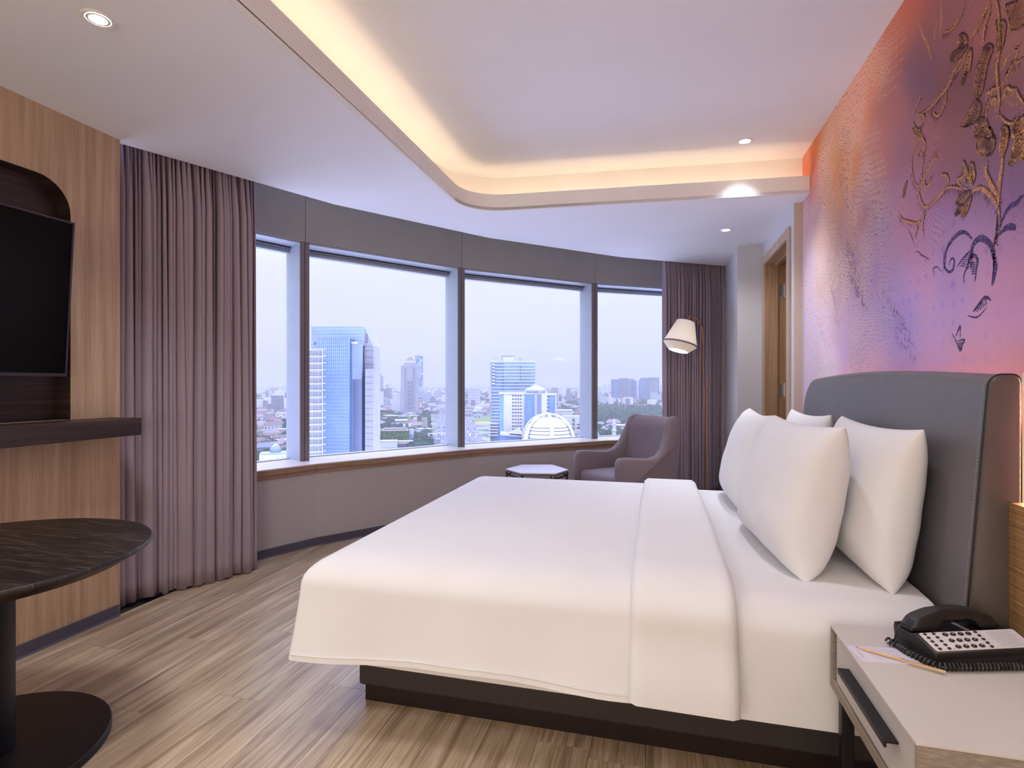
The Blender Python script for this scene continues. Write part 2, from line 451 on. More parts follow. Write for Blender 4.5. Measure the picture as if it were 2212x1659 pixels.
# led strip lying in the trough
ls = tray_path(0.075)
m = MB(); pts = [(p[0], p[1], ZC + 0.035) for p in ls]
m.loft([[(p[0] - 0.006, p[1] - 0.004, p[2]), (p[0] + 0.006, p[1] + 0.004, p[2]), (p[0] + 0.006, p[1] + 0.004, p[2] + 0.008), (p[0] - 0.006, p[1] - 0.004, p[2] + 0.008)] for p in pts])
o = m.build('cove_light_strip', emit('cove_led', C_COVE, E_COVE))
tag(o, 'warm light strip lying hidden in the ceiling cove above the bed', 'light strip')

# ---- left wall, oak panelled, with the dark niche behind the television
NY0, NY1, NZ0, NZ1, NR = 0.577, 2.003, 1.03, 2.155, 0.15
YE = 2.24
m = MB(); T0 = XL - 0.12
m.extr([(YB - .1, 0), (YE, 0), (YE, NZ0), (YB - .1, NZ0)], 'x', T0, XL)
m.extr([(NY1, NZ0), (YE, NZ0), (YE, ZC), (NY1, ZC)], 'x', T0, XL)
m.extr([(YB - .1, NZ0), (NY0, NZ0), (NY0, ZC), (YB - .1, ZC)], 'x', T0, XL)
top = [(NY0, ZC), (NY0, NZ1 - NR)]
top += [(NY0 + NR - NR * math.cos(PI / 2 * k / 8), NZ1 - NR + NR * math.sin(PI / 2 * k / 8)) for k in range(1, 9)]
top += [(NY1 - NR + NR * math.sin(PI / 2 * k / 8), NZ1 - NR + NR * math.cos(PI / 2 * k / 8)) for k in range(0, 9)]
top += [(NY1, ZC)]
m.extr(top, 'x', T0, XL)
wl = struct(m.build('wall_left', M_OAK))
prof = [(NY0, NZ0)] + top[1:-1] + [(NY1, NZ0)]
m = MB()
n = len(prof)
vs = [(XL - 0.0005, p[0], p[1]) for p in prof] + [(XL - 0.075, p[0], p[1]) for p in prof]
m.add(vs, [(i, i + 1, n + i + 1, n + i) for i in range(n - 1)] + [tuple(range(n, 2 * n))])
cut = 0.002
m.v = [(v[0], v[1] + (cut if v[1] < 1.0 else -cut), v[2] - (cut if v[2] > 1.2 else 0)) for v in m.v]
m.build('niche_lining', M_WENGE, wl, fix=False)
# wenge in the niche runs along the wall
def baseboard(name, pts, h=0.058, t=0.012, toe=0.018):
    m = MB(); P = [Vector(p) for p in pts]; rings = []
    for i, p in enumerate(P):
        ns = []
        if i > 0: d = (p - P[i - 1]).normalized(); ns.append(Vector((d.y, -d.x)))
        if i < len(P) - 1: d = (P[i + 1] - p).normalized(); ns.append(Vector((d.y, -d.x)))
        b = sum(ns, Vector((0, 0))).normalized(); b = b / b.dot(ns[0])
        rings.append([(p.x, p.y, 0.0005), (p.x + b.x * toe, p.y + b.y * toe, 0.0005), (p.x + b.x * t, p.y + b.y * t, 0.010), (p.x + b.x * t, p.y + b.y * t, h), (p.x, p.y, h)])
    m.loft(rings); return struct(m.build(name, M_BASEB, smooth=30))
baseboard('baseboard_left', [(XL, YB), (XL, YE)])
m = MB(); m.box(T0, XL, YE - 0.0, YE + 0.012, 0.0, ZC); struct(m.build('trim_4', M_OAK))

# ---- window wall: parapet, sill, bulkhead
m = MB()
for q in segs(0.29, 0.42): m.prism([(p.x, p.y) for p in q], 0.0, 0.545)
wall_w = struct(m.build('wall_window', M_WALLP, fix=True))
A = offs(0.29)
baseboard('baseboard_window', [(A[i].x, A[i].y) for i in range(5)])
sroot = None
for i, q in enumerate(segs(0.265, 0.74)):
    m = MB(); m.prism([(p.x, p.y) for p in q], 0.604, 0.611)
    o = m.build('sill_top', M_SILLTOP, wall_w)
for i, q in enumerate(segs(0.265, 0.40)):
    a, b = Vector(q[0]), Vector(q[1]); d = (b - a).normalized() * 0.0012
    ang = math.atan2((b - a).y, (b - a).x); L = (b - a).length
    m = MB(); m.box(0.001, L - 0.001, 0, 0.10, 0.568, 0.6035)
    o = m.build('sill_fascia', M_SILL, wall_w, bevel=0.001, bseg=1); o.location = (a.x, a.y, 0); o.rotation_euler = (0, 0, ang)
    m = MB(); m.box(0.001, L - 0.001, 0.012, 0.10, 0.540, 0.566)
    o = m.build('sill_fascia', M_SILL, wall_w, bevel=0.001, bseg=1); o.location = (a.x, a.y, 0); o.rotation_euler = (0, 0, ang)
# bulkhead above the glass: one board per bay
m = MB()
for q in segs(0.70, 0.78): m.prism([(p.x, p.y) for p in q], 2.25, 2.75)
bulk = struct(m.build('wall_bulkhead', M_BULK))
for q in segs(0.45, 0.71):
    a, b = Vector(q[0]), Vector(q[1]); d = (b - a).normalized() * 0.0015
    qq = [q[0] + d, q[1] - d, q[2] - d, q[3] + d]
    m = MB(); m.prism([(p.x, p.y) for p in qq], 2.285, 2.72)
    m.build('bulkhead_board', M_BULK, bulk, bevel=0.0015, bseg=1)
# curtain pocket roof
m = MB()
for q in segs(-0.02, 0.80): m.prism([(p.x, p.y) for p in q], 2.70, 2.73)
struct(m.build('ceiling_pocket', M_CEIL))
# ceiling edge upstand at the pocket
m = MB()
for q in segs(-0.015, 0.0): m.prism([(p.x, p.y) for p in q], ZC + 0.002, 2.70)
struct(m.build('trim_5', M_CEIL))

# ---- windows: one bay each
V = offs(0.46); G = offs(0.66)
def bay(i):
    a, b = G[i], G[i + 1]; L = (b - a).length; ang = math.atan2((b - a).y, (b - a).x)
    m = MB(); m.box(0.0, L, -0.01, 0.05, 0.606, 0.618)
    w = struct(m.build('window_%d' % (i + 1), M_ALU_L)); w.location = (a.x, a.y, 0); w.rotation_euler = (0, 0, ang)
    m = MB(); m.box(0.03, L - 0.03, 0.006, 0.014, 0.618, 2.262); m.build('pane', M_GLASS, w)
    m = MB(); m.box(0.0, L, -0.030, 0.0, 2.252, 2.2655); m.build('head_frame', M_FRAME, w, bevel=0.002, bseg=1)
    m = MB(); m.box(0.0, L, -0.008, 0.05, 2.226, 2.2515); m.build('head_frame', M_ALU_L, w, bevel=0.002, bseg=1)
    m = MB(); m.box(0.0, L, -0.031, 0.0, 2.266, 2.2715); m.build('gasket', M_GASKET, w)
    m = MB(); m.box(0.0, L, -0.19, 0.06, 2.272, 2.284); m.build('head_soffit', M_ALU_L, w)
    return w
bays = [bay(i) for i in range(4)]
# mullions between the bays
for i in (1, 2, 3):
    p = V[i]; d0 = (V[i] - V[i - 1]).normalized(); d1 = (V[i + 1] - V[i]).normalized(); d = (d0 + d1).normalized()
    ang = math.atan2(d.y, d.x)
    m = MB(); m.box(-0.036, 0.036, 0.012, 0.25, 0.611, 2.284)
    o = struct(m.build('trim_%d' % (5 + i), M_ALU_L)); o.location = (p.x, p.y, 0); o.rotation_euler = (0, 0, ang)
    m = MB(); m.box(-0.036, -0.002, 0.0, 0.0119, 0.611, 2.284); m.build('mullion_cover', M_ALU_D, o, bevel=0.001, bseg=1)
    m = MB(); m.box(0.002, 0.036, 0.0, 0.0119, 0.611, 2.284); m.build('mullion_cover', M_ALU_D, o, bevel=0.001, bseg=1)
    m = MB(); m.box(-0.002, 0.002, 0.008, 0.0119, 0.611, 2.284); m.build('mullion_joint', M_GASKET, o)

# ---- right side: short wall by the curtain, return, door wall, mural wall
m = MB(); m.box(0.715, 0.93, 5.42, 7.2, 0, ZC + .05); struct(m.build('wall_corner', M_WALLB))
DY0, DY1, DZ = 4.41, 5.30, 2.255
m = MB()
m.box(XD, XD + 0.12, 4.24, DY0 - .02, 0, ZC + .05); m.box(XD, XD + 0.12, DY1 + .02, 5.42, 0, ZC + .05); m.box(XD, XD + 0.12, DY0 - .02, DY1 + .02, DZ + .02, ZC + .05)
struct(m.build('wall_door', M_WALLB))
m = MB(); m.box(XD - 0.0005, XM + 0.06, 4.2385, 4.2399, 0, ZC); struct(m.build('trim_9', M_BEIGE))
# the room beyond the door
m = MB(); m.box(2.2, 2.3, 4.0, 5.7, 0, 2.5); m.box(1.06, 2.3, 5.6, 5.7, 0, 2.5); m.box(1.06, 2.3, 4.1, 4.2, 0, 2.5)
struct(m.build('wall_bathroom', M_WALLP))
# wall behind the camera
m = MB(); m.box(-3.0, 1.2, YB - 0.1, YB, 0, ZT); struct(m.build('wall_back', M_WALLP))
# door with lining, casing, leaf
m = MB()
m.box(XD - 0.004, XD + 0.20, DY0 - 0.02, DY0, 0, DZ + 0.02); m.box(XD - 0.004, XD + 0.20, DY1, DY1 + 0.02, 0, DZ + 0.02); m.box(XD - 0.004, XD + 0.20, DY0, DY1, DZ, DZ + 0.02)
door = struct(m.build('door_1', M_DOOR, bevel=0.001, bseg=1))
def casing(y0, y1, z0, z1):
    m = MB(); m.box(XD - 0.016, XD, y0, y1, z0, z1); m.build('casing', M_CASE, door, bevel=0.003, bseg=2)
casing(DY0 - 0.078, DY0 - 0.004, 0.001, DZ + 0.078); casing(DY1 + 0.004, DY1 + 0.078, 0.001, DZ + 0.078); casing(DY0 - 0.0035, DY1 + 0.0035, DZ + 0.004, DZ + 0.078)
m = MB(); m.box(XD + 0.07, XD + 0.10, DY1 - 0.018, DY1, 0, DZ); m.box(XD + 0.07, XD + 0.10, DY0, DY0 + 0.018, 0, DZ); m.box(XD + 0.07, XD + 0.10, DY0, DY1, DZ - 0.018, DZ)
m.build('door_stop', M_DOOR, door)
m = MB(); m.box(XD + 0.155, XD + 1.02, DY1 - 0.062, DY1 - 0.020, 0.01, DZ - 0.01); m.build('door_leaf', M_DOOR, door, bevel=0.0015, bseg=1)
for hz in (0.25, 1.15, 2.02):
    m = MB(); m.box(XD + 0.105, XD + 0.150, DY1 - 0.003, DY1 + 0.0005, hz - 0.055, hz + 0.055)
    h = m.build('hinge', M_CHROME, door)
    m = MB(); m.tube([(XD + 0.155, DY1 - 0.010, hz - 0.06), (XD + 0.155, DY1 - 0.010, hz + 0.06)], 0.007, 10); m.build('hinge_pin', M_CHROME, h, smooth=40)
    m = MB()
    for dz in (-0.035, -0.012, 0.012, 0.035): m.tube([(XD + 0.122, DY1 - 0.0045, hz + dz), (XD + 0.122, DY1 - 0.002, hz + dz)], 0.005, 8)
    m.build('screw', M_KEY, h)
# ================================================================== MURAL WALL
# smooth colour field: control points in the photograph's frame mapped onto the wall plane
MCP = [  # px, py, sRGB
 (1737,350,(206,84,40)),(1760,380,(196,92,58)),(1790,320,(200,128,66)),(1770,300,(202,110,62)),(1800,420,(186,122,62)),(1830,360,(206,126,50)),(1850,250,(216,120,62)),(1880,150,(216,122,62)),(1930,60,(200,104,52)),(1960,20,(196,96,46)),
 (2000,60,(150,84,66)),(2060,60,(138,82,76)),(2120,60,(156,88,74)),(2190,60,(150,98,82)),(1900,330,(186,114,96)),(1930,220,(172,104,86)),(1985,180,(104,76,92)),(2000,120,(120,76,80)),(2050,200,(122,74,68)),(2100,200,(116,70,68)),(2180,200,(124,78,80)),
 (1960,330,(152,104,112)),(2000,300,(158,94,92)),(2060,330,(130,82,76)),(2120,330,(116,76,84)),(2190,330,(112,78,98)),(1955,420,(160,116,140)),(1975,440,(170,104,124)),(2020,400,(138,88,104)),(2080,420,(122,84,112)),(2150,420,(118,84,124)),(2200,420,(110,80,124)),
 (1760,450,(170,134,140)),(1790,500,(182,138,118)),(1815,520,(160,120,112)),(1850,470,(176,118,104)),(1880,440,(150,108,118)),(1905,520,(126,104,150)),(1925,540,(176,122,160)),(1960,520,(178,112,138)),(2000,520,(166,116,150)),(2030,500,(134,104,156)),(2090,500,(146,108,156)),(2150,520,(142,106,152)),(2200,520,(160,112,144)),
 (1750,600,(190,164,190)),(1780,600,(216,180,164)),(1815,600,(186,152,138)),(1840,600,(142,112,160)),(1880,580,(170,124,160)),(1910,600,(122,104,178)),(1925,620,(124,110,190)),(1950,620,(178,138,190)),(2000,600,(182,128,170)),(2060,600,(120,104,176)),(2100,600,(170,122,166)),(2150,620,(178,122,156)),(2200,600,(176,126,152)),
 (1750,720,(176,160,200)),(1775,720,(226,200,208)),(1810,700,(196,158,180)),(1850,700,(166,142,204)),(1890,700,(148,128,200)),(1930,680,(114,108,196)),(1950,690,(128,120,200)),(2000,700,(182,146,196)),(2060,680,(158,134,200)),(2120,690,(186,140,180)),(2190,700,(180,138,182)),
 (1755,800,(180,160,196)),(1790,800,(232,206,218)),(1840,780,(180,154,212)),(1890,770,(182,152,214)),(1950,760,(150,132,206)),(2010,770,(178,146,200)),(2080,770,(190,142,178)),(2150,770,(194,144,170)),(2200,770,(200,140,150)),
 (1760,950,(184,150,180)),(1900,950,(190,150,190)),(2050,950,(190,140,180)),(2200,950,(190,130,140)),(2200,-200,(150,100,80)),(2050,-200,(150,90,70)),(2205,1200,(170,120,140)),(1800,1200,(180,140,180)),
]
MPT = [(at_x(p[0], p[1], XM), sl(p[2])) for p in MCP]  # print colours, with the lamplit pool and glow painted in
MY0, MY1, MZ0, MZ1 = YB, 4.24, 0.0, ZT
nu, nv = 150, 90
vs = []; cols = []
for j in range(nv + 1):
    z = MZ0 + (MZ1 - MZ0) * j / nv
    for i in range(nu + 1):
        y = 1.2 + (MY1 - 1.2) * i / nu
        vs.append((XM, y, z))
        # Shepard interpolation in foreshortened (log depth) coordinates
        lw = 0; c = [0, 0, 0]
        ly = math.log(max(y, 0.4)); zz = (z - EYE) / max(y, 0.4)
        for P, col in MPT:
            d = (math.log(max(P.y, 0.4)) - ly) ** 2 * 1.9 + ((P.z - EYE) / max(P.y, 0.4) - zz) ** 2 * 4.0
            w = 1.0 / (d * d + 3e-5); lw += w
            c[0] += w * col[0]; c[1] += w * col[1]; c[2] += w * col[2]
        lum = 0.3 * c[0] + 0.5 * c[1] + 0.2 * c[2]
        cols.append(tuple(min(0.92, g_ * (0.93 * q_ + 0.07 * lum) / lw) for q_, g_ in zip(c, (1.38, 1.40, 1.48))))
me = bpy.data.meshes.new('wall_right')
fs = [(j * (nu + 1) + i, (j + 1) * (nu + 1) + i, (j + 1) * (nu + 1) + i + 1, j * (nu + 1) + i + 1) for j in range(nv) for i in range(nu)]
b = len(vs)
vs += [(XM, YB, 0), (XM, 1.2, 0), (XM, 1.2, ZT), (XM, YB, ZT), (XM + .06, YB, 0), (XM + .06, MY1, 0), (XM + .06, MY1, ZT), (XM + .06, YB, ZT)]
cols += [(0.3, 0.2, 0.2)] * 8
fs += [(b, b + 3, b + 2, b + 1), (b + 4, b + 5, b + 6, b + 7)]
me.from_pydata(vs, [], fs)
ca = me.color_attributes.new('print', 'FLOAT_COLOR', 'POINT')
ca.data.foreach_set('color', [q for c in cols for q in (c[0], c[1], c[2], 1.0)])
k = NT('mural_print_and_light')
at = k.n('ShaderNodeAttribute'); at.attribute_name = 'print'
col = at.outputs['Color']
v = k.coord((1, 1, 1))
sp = k.n('ShaderNodeSeparateXYZ'); k.l(v, sp.inputs[0])
Y, Z = sp.outputs[1], sp.outputs[2]
def band(lo, hi, soft, src):
    a = k.n('ShaderNodeMapRange', interpolation_type='SMOOTHSTEP'); k.l(src, a.inputs[0]); a.inputs[1].default_value = lo - soft; a.inputs[2].default_value = lo + soft
    c_ = k.n('ShaderNodeMapRange', interpolation_type='SMOOTHSTEP'); k.l(src, c_.inputs[0]); c_.inputs[1].default_value = hi - soft; c_.inputs[2].default_value = hi + soft
    return k.math('MULTIPLY', a.outputs[0], k.math('SUBTRACT', 1.0, c_.outputs[0]))
# warped coordinates for the woven motifs
wn_ = k.n('ShaderNodeTexNoise'); k.l(v, wn_.inputs['Vector']); wn_.inputs['Scale'].default_value = 2.2; wn_.inputs['Detail'].default_value = 2
wv = k.n('ShaderNodeVectorMath', operation='MULTIPLY_ADD'); k.l(wn_.outputs['Color'], wv.inputs[0]); wv.inputs[1].default_value = (0, 0.35, 0.35); k.l(v, wv.inputs[2])
def yz(vec, s, rot=0.0):
    mp = k.n('ShaderNodeMapping'); mp.inputs['Rotation'].default_value = (rot, 0, 0); k.l(vec, mp.inputs[0])
    s3 = k.n('ShaderNodeSeparateXYZ'); k.l(mp.outputs[0], s3.inputs[0]); c3 = k.n('ShaderNodeCombineXYZ')
    k.l(k.math('MULTIPLY', s3.outputs[1], s), c3.inputs[0]); k.l(k.math('MULTIPLY', s3.outputs[2], s), c3.inputs[1]); return c3.outputs[0]
# key fret weave
br = k.n('ShaderNodeTexBrick'); k.l(yz(wv.outputs[0], 7.0, 0.5), br.inputs['Vector']); br.inputs['Scale'].default_value = 1.0
br.inputs['Mortar Size'].default_value = 0.10; br.inputs['Mortar Smooth'].default_value = 0.3; br.inputs['Brick Width'].default_value = 0.42; br.inputs['Row Height'].default_value = 0.36; br.offset = 0.35
br.inputs['Color1'].default_value = (0, 0, 0, 1); br.inputs['Color2'].default_value = (0.25, 0.25, 0.25, 1); br.inputs['Mortar'].default_value = (1, 1, 1, 1)
br2 = k.n('ShaderNodeTexBrick'); k.l(yz(wv.outputs[0], 16.0, -0.35), br2.inputs['Vector']); br2.inputs['Scale'].default_value = 1.0
br2.inputs['Mortar Size'].default_value = 0.09; br2.inputs['Brick Width'].default_value = 0.9; br2.inputs['Row Height'].default_value = 0.3
br2.inputs['Color1'].default_value = (0, 0, 0, 1); br2.inputs['Color2'].default_value = (0.1, 0.1, 0.1, 1); br2.inputs['Mortar'].default_value = (1, 1, 1, 1)
weave = k.math('MAXIMUM', k.math('MULTIPLY', br.outputs[0], 0.6), k.math('MULTIPLY', br2.outputs[0], 0.9))
left = band(2.75, 4.6, 0.35, Y)
mid = k.math('MULTIPLY', band(1.55, 3.0, 0.25, Y), band(1.75, 3.2, 0.25, Z))
nmask = k.noise(v, 1.7, 3)
nm = k.n('ShaderNodeMapRange'); k.l(nmask, nm.inputs[0]); nm.inputs[1].default_value = 0.38; nm.inputs[2].default_value = 0.55
fretm = k.math('MULTIPLY', k.math('MULTIPLY', left, nm.outputs[0]), weave)
col = k.mix(k.math('MULTIPLY', fretm, 0.85), col, k.mix(0.6, col, (0.95, 0.72, 0.52)))
dk = k.math('MULTIPLY', k.math('MULTIPLY', left, nm.outputs[0]), k.math('SUBTRACT', 1.0, weave))
col = k.mix(k.math('MULTIPLY', dk, 0.42), col, k.mix(0.5, col, (0.12, 0.08, 0.16)))
# small lozenge lattice low on the wall
vo = k.n('ShaderNodeTexVoronoi', distance='MANHATTAN', feature='F1'); k.l(yz(v, 15.0, 0.0), vo.inputs['Vector']); vo.inputs['Scale'].default_value = 1.0; vo.inputs['Randomness'].default_value = 0.25
lz = k.n('ShaderNodeMapRange'); k.l(vo.outputs[0], lz.inputs[0]); lz.inputs[1].default_value = 0.26; lz.inputs[2].default_value = 0.36
lat = k.math('MULTIPLY', band(0.9, 1.75, 0.18, Z), band(1.95, 3.7, 0.25, Y))
col = k.mix(k.math('MULTIPLY', k.math('MULTIPLY', lat, lz.outputs[0]), 0.45), col, k.mix(0.5, col, (0.85, 0.55, 0.62)))
# fine hatching of stitches on the right half
wa = k.n('ShaderNodeTexWave'); k.l(yz(wv.outputs[0], 30.0, 0.5), wa.inputs['Vector']); wa.inputs['Scale'].default_value = 1.0; wa.inputs['Distortion'].default_value = 2.0
hat = k.math('MULTIPLY', k.math('MULTIPLY', band(1.0, 2.9, 0.25, Y), band(1.62, 3.0, 0.12, Z)), wa.outputs[0])
col = k.mix(k.math('MULTIPLY', hat, 0.30), col, (0.16, 0.10, 0.14))
gr = k.noise(v, 300, 2, 0.8)
col = k.mix(k.math('MULTIPLY', gr, 0.22), col, k.mix(0.5, col, (0.25, 0.12, 0.12)))
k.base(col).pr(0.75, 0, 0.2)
k.bump(k.math('ADD', k.math('MULTIPLY', gr, 0.5), weave), 0.12, 0.001)
me.materials.append(k.m); me.update()
wr = bpy.data.objects.new('wall_right', me); COL.objects.link(wr); struct(wr)

def speck(name, c1, c2, thr, scale=260):
    """print with a broken, stitched edge: the wall shows through the gaps"""
    k = NT(name); v = k.coord((1, 1, 1)); nz = k.noise(v, scale, 2, 0.7)
    k.base(k.ramp(k.noise(v, 90, 3), [(0.35, c1), (0.65, c2)])).pr(0.7, 0, 0.2)
    k.l(k.math('GREATER_THAN', nz, thr), k.b.inputs['Alpha']); return k.m
M_GOLD = speck('gold_embroidery_print', sl((190, 132, 82)), sl((216, 160, 104)), 0.47)
M_FRET = speck('pale_fret_print', sl((216, 170, 136)), sl((232, 196, 168)), 0.53, 200)
M_FRETD = speck('violet_fret_print', sl((112, 84, 128)), sl((134, 104, 150)), 0.54, 200)
M_GOLDS = speck('sparse_gold_print', sl((178, 122, 80)), sl((204, 148, 96)), 0.53, 210)
M_NAVY = speck('navy_embroidery_print', sl((50, 40, 92)), sl((84, 68, 120)), 0.44)
M_DKBR = speck('brown_outline_print', sl((58, 34, 44)), sl((84, 52, 60)), 0.44)
def cr(ox, oy, s=5.529): return lambda p: at_x(ox + p[0] / s, oy + p[1] / s, XM)
q3, q4, q5 = cr(1900, 0), cr(1900, 280), cr(1900, 540)
def smooth_pts(P, n=6):
    out = []
    for i in range(len(P) - 1):
        p0, p1, p2, p3 = P[max(i - 1, 0)], P[i], P[i + 1], P[min(i + 2, len(P) - 1)]
        for j in range(n):
            t = j / n
            out.append(0.5 * ((2 * p1) + (p2 - p0) * t + (2 * p0 - 5 * p1 + 4 * p2 - p3) * t * t + (3 * p1 - p0 - 3 * p2 + p3) * t ** 3))
    out.append(P[-1]); return out
def stroke(mb, P, w, off=0.0006, taper=True, shift=(0, 0)):
    P = smooth_pts(P); n = len(P); L = []; 
    for i, p in enumerate(P):
        t = (P[min(i + 1, n - 1)] - P[max(i - 1, 0)]); t = Vector((t.y, t.z))
        if t.length < 1e-9: continue
        t.normalize(); nn = Vector((-t.y, t.x)); f = i / (n - 1)
        ww = w * (0.35 + 0.65 * math.sin(PI * min(1, max(0, f)))) if taper else w
        L.append(((XM - off, p.y + nn.x * ww / 2 + shift[0], p.z + nn.y * ww / 2 + shift[1]), (XM - off, p.y - nn.x * ww / 2 + shift[0], p.z - nn.y * ww / 2 + shift[1])))
    vs = [q for pr_ in L for q in pr_]
    mb.add(vs, [(2 * i, 2 * i + 1, 2 * i + 3, 2 * i + 2) for i in range(len(L) - 1)])
PN = [0]
def patch(mb, P, off=0.0009):
    PN[0] += 1; off = off + PN[0] * 0.00004
    P = smooth_pts(P + [P[0]], 3)[:-1]
    mb.add([(XM - off, p.y, p.z) for p in P], [tuple(range(len(P)))])
gold, gsp, navy, brn = MB(), MB(), MB(), MB()
fr_ = random.Random(5)
def seg(mb, y0, z0, y1, z1, w, off):
    d = Vector((y1 - y0, z1 - z0)); 
    if d.length < 1e-6: return
    d.normalize(); n = Vector((-d.y, d.x)) * w / 2
    mb.add([(XM - off, y0 + n.x, z0 + n.y), (XM - off, y0 - n.x, z0 - n.y), (XM - off, y1 - n.x, z1 - n.y), (XM - off, y1 + n.x, z1 + n.y)], [(0, 1, 2, 3)])
def G(q, pts, w=0.016, dark=True):
    w *= 0.78
    P = [q(p) for p in pts]
    if dark:
        stroke(brn, P, w * 0.9, 0.0004, True, (-0.006, 0.004))
        Q = smooth_pts(P)                      # feathered stitches along the stem
        for i in range(1, len(Q) - 1):
            for _ in range(2):
                t = Q[i + 1] - Q[i - 1]; n = Vector((-t.z, t.y)); 
                if n.length < 1e-6: continue
                n.normalize(); sd = fr_.choice((-1, 1)); ln = fr_.uniform(.004, .016) + w * .5; a = Q[i].lerp(Q[i + 1], fr_.random())
                seg(gold if sd > 0 else brn, a.y, a.z, a.y + n.x * ln * sd + .003, a.z + n.y * ln * sd - .004, 0.0018, 0.0005)
    stroke(gold, P, w)
def N(q, pts, w=0.018): stroke(navy, [q(p) for p in pts], w)
def L(q, pts, sparse=True):
    P = [q(p) for p in pts]
    patch(gsp if sparse else gold, P)
    stroke(brn, P + [P[0]], 0.007, 0.0005, False, (-0.004, 0.003))
    Q = smooth_pts(P + [P[0]], 5); n_ = len(Q)
    for i in range(2, n_ // 2):
        a, b = Q[i], Q[n_ - 1 - i]; f0 = fr_.uniform(0, .25); f1 = fr_.uniform(.45, .9)
        a, b = a.lerp(b, f0), a.lerp(b, f1); seg(brn, a.y, a.z, b.y, b.z, 0.0028, 0.0045)
G(q4, [(1475,0),(1462,400),(1440,600),(1425,800),(1415,900)], .020)
G(q4, [(1425,960),(1370,860),(1300,770),(1220,710),(1150,715),(1100,765)], .018)
G(q4, [(1425,930),(1425,1100),(1405,1250),(1380,1400)], .016); N(q4, [(1410,1000),(1408,1150),(1392,1280),(1368,1410)], .016)
L(q4, [(1005,380),(1050,480),(1075,640),(1030,620),(1000,560)], False); L(q4, [(1080,410),(1120,420),(1145,560),(1100,680),(1070,600)], False)
L(q4, [(1085,740),(1000,765),(920,850),(945,900),(1000,890),(1060,820)]); L(q4, [(1100,800),(1080,900),(1040,1010),(990,1050),(975,980),(1040,880)], False); L(q4, [(940,930),(1000,920),(960,1000),(885,1045)])
G(q4, [(1050,720),(980,690),(930,610),(1000,555),(1010,480)], .008)
G(q4, [(985,735),(950,705),(860,690),(790,710),(720,790),(640,870),(560,930),(510,900),(470,770),(475,680),(520,600),(560,510),(640,350),(690,280)], .013)
G(q4, [(530,590),(550,680),(600,640),(640,560)], .008); G(q4, [(740,545),(790,545),(825,600),(825,660)], .009)
G(q4, [(460,690),(410,620),(385,450),(400,280),(450,150),(490,100),(540,150),(545,220),(510,300),(480,260)], .011)
G(q4, [(550,950),(520,1040),(440,1120),(370,1110),(280,1080),(240,1030)], .012); G(q4, [(550,950),(520,1100),(515,1200),(535,1280)], .007); G(q4, [(500,1060),(450,1180),(425,1290)], .006)
G(q4, [(540,320),(515,430),(500,540)], .006); L(q4, [(330,620),(300,780),(280,820),(290,700)])
N(q4, [(775,1659),(800,1450),(860,1330),(950,1240),(1030,1235),(1110,1310)], .017); N(q4, [(1090,1659),(1105,1500),(1120,1380),(1200,1300),(1280,1330),(1350,1410),(1372,1500),(1365,1659)], .022)
N(q4, [(1430,1260),(1520,1170),(1600,1165),(1625,1200)], .020); N(q4, [(1440,1170),(1490,1030),(1560,920),(1640,880),(1680,820),(1725,790)], .016)
G(q4, [(1290,400),(1270,500),(1310,620),(1380,740),(1415,800)], .020)
L(q4, [(1140,0),(1320,0),(1350,100),(1380,140),(1360,260),(1300,320),(1240,330),(1170,290),(1150,200)]); L(q4, [(1440,0),(1540,0),(1530,180),(1470,330),(1430,230),(1450,100)], False); L(q4, [(1600,0),(1725,0),(1725,330),(1640,380),(1580,430),(1550,400),(1570,250),(1620,120),(1590,80)], False)
L(q4, [(390,0),(490,0),(480,90),(430,80)], False)
N(q4, [(430,1470),(470,1460),(500,1500),(560,1530),(600,1560)], .006); N(q4, [(330,1180),(380,1270),(420,1400)], .005)
G(q3, [(1030,0),(980,170),(920,280),(840,370),(770,390)], .010)
G(q3, [(1330,0),(1250,170),(1180,320),(1080,480)], .010); G(q3, [(1330,80),(1290,220),(1250,370),(1240,510)], .014)
L(q3, [(980,410),(1030,440),(1050,520),(960,550),(930,520),(945,450)], False); L(q3, [(1080,590),(1105,640),(1080,860),(1040,870),(1000,1020),(980,1000),(1020,850),(1060,650)], False); L(q3, [(1050,550),(950,590),(880,640),(850,680),(900,720),(890,760),(960,700),(1040,600)])
G(q3, [(1060,590),(960,750),(880,880),(830,1010),(760,1110),(680,1200),(600,1290),(500,1360)], .014); G(q3, [(1040,640),(1000,760),(920,870),(850,1000)], .008)
G(q3, [(800,1100),(790,1200),(740,1340),(690,1390),(640,1350),(650,1300)], .010); G(q3, [(500,1120),(450,1260),(390,1380)], .009); G(q3, [(460,1370),(510,1370),(540,1420),(490,1500)], .009); G(q3, [(400,1460),(430,1540),(520,1640)], .012)
G(q3, [(460,250),(520,420),(580,560),(620,700)], .016, False); G(q3, [(740,0),(738,200),(730,450)], .014, False); G(q3, [(690,260),(660,420),(640,600)], .010, False)
L(q3, [(1290,540),(1340,560),(1350,620),(1290,800),(1250,1000),(1230,1100),(1170,1200),(1130,1170),(1140,900),(1170,780),(1220,680),(1230,600)]); L(q3, [(1150,1210),(1210,1260),(1200,1380),(1130,1480),(1050,1500),(960,1540),(1020,1420),(1100,1270)])
L(q3, [(1380,270),(1500,280),(1490,500),(1440,620),(1390,600),(1400,420)]); L(q3, [(1200,1420),(1270,1440),(1330,1600),(1370,1659),(1140,1659),(1150,1500)])
L(q3, [(1620,1480),(1725,1400),(1725,1659),(1580,1640)], False); L(q3, [(1460,1520),(1530,1520),(1540,1659),(1450,1659)], False); L(q3, [(1500,80),(1620,40),(1725,0),(1725,300),(1560,380),(1540,250)])
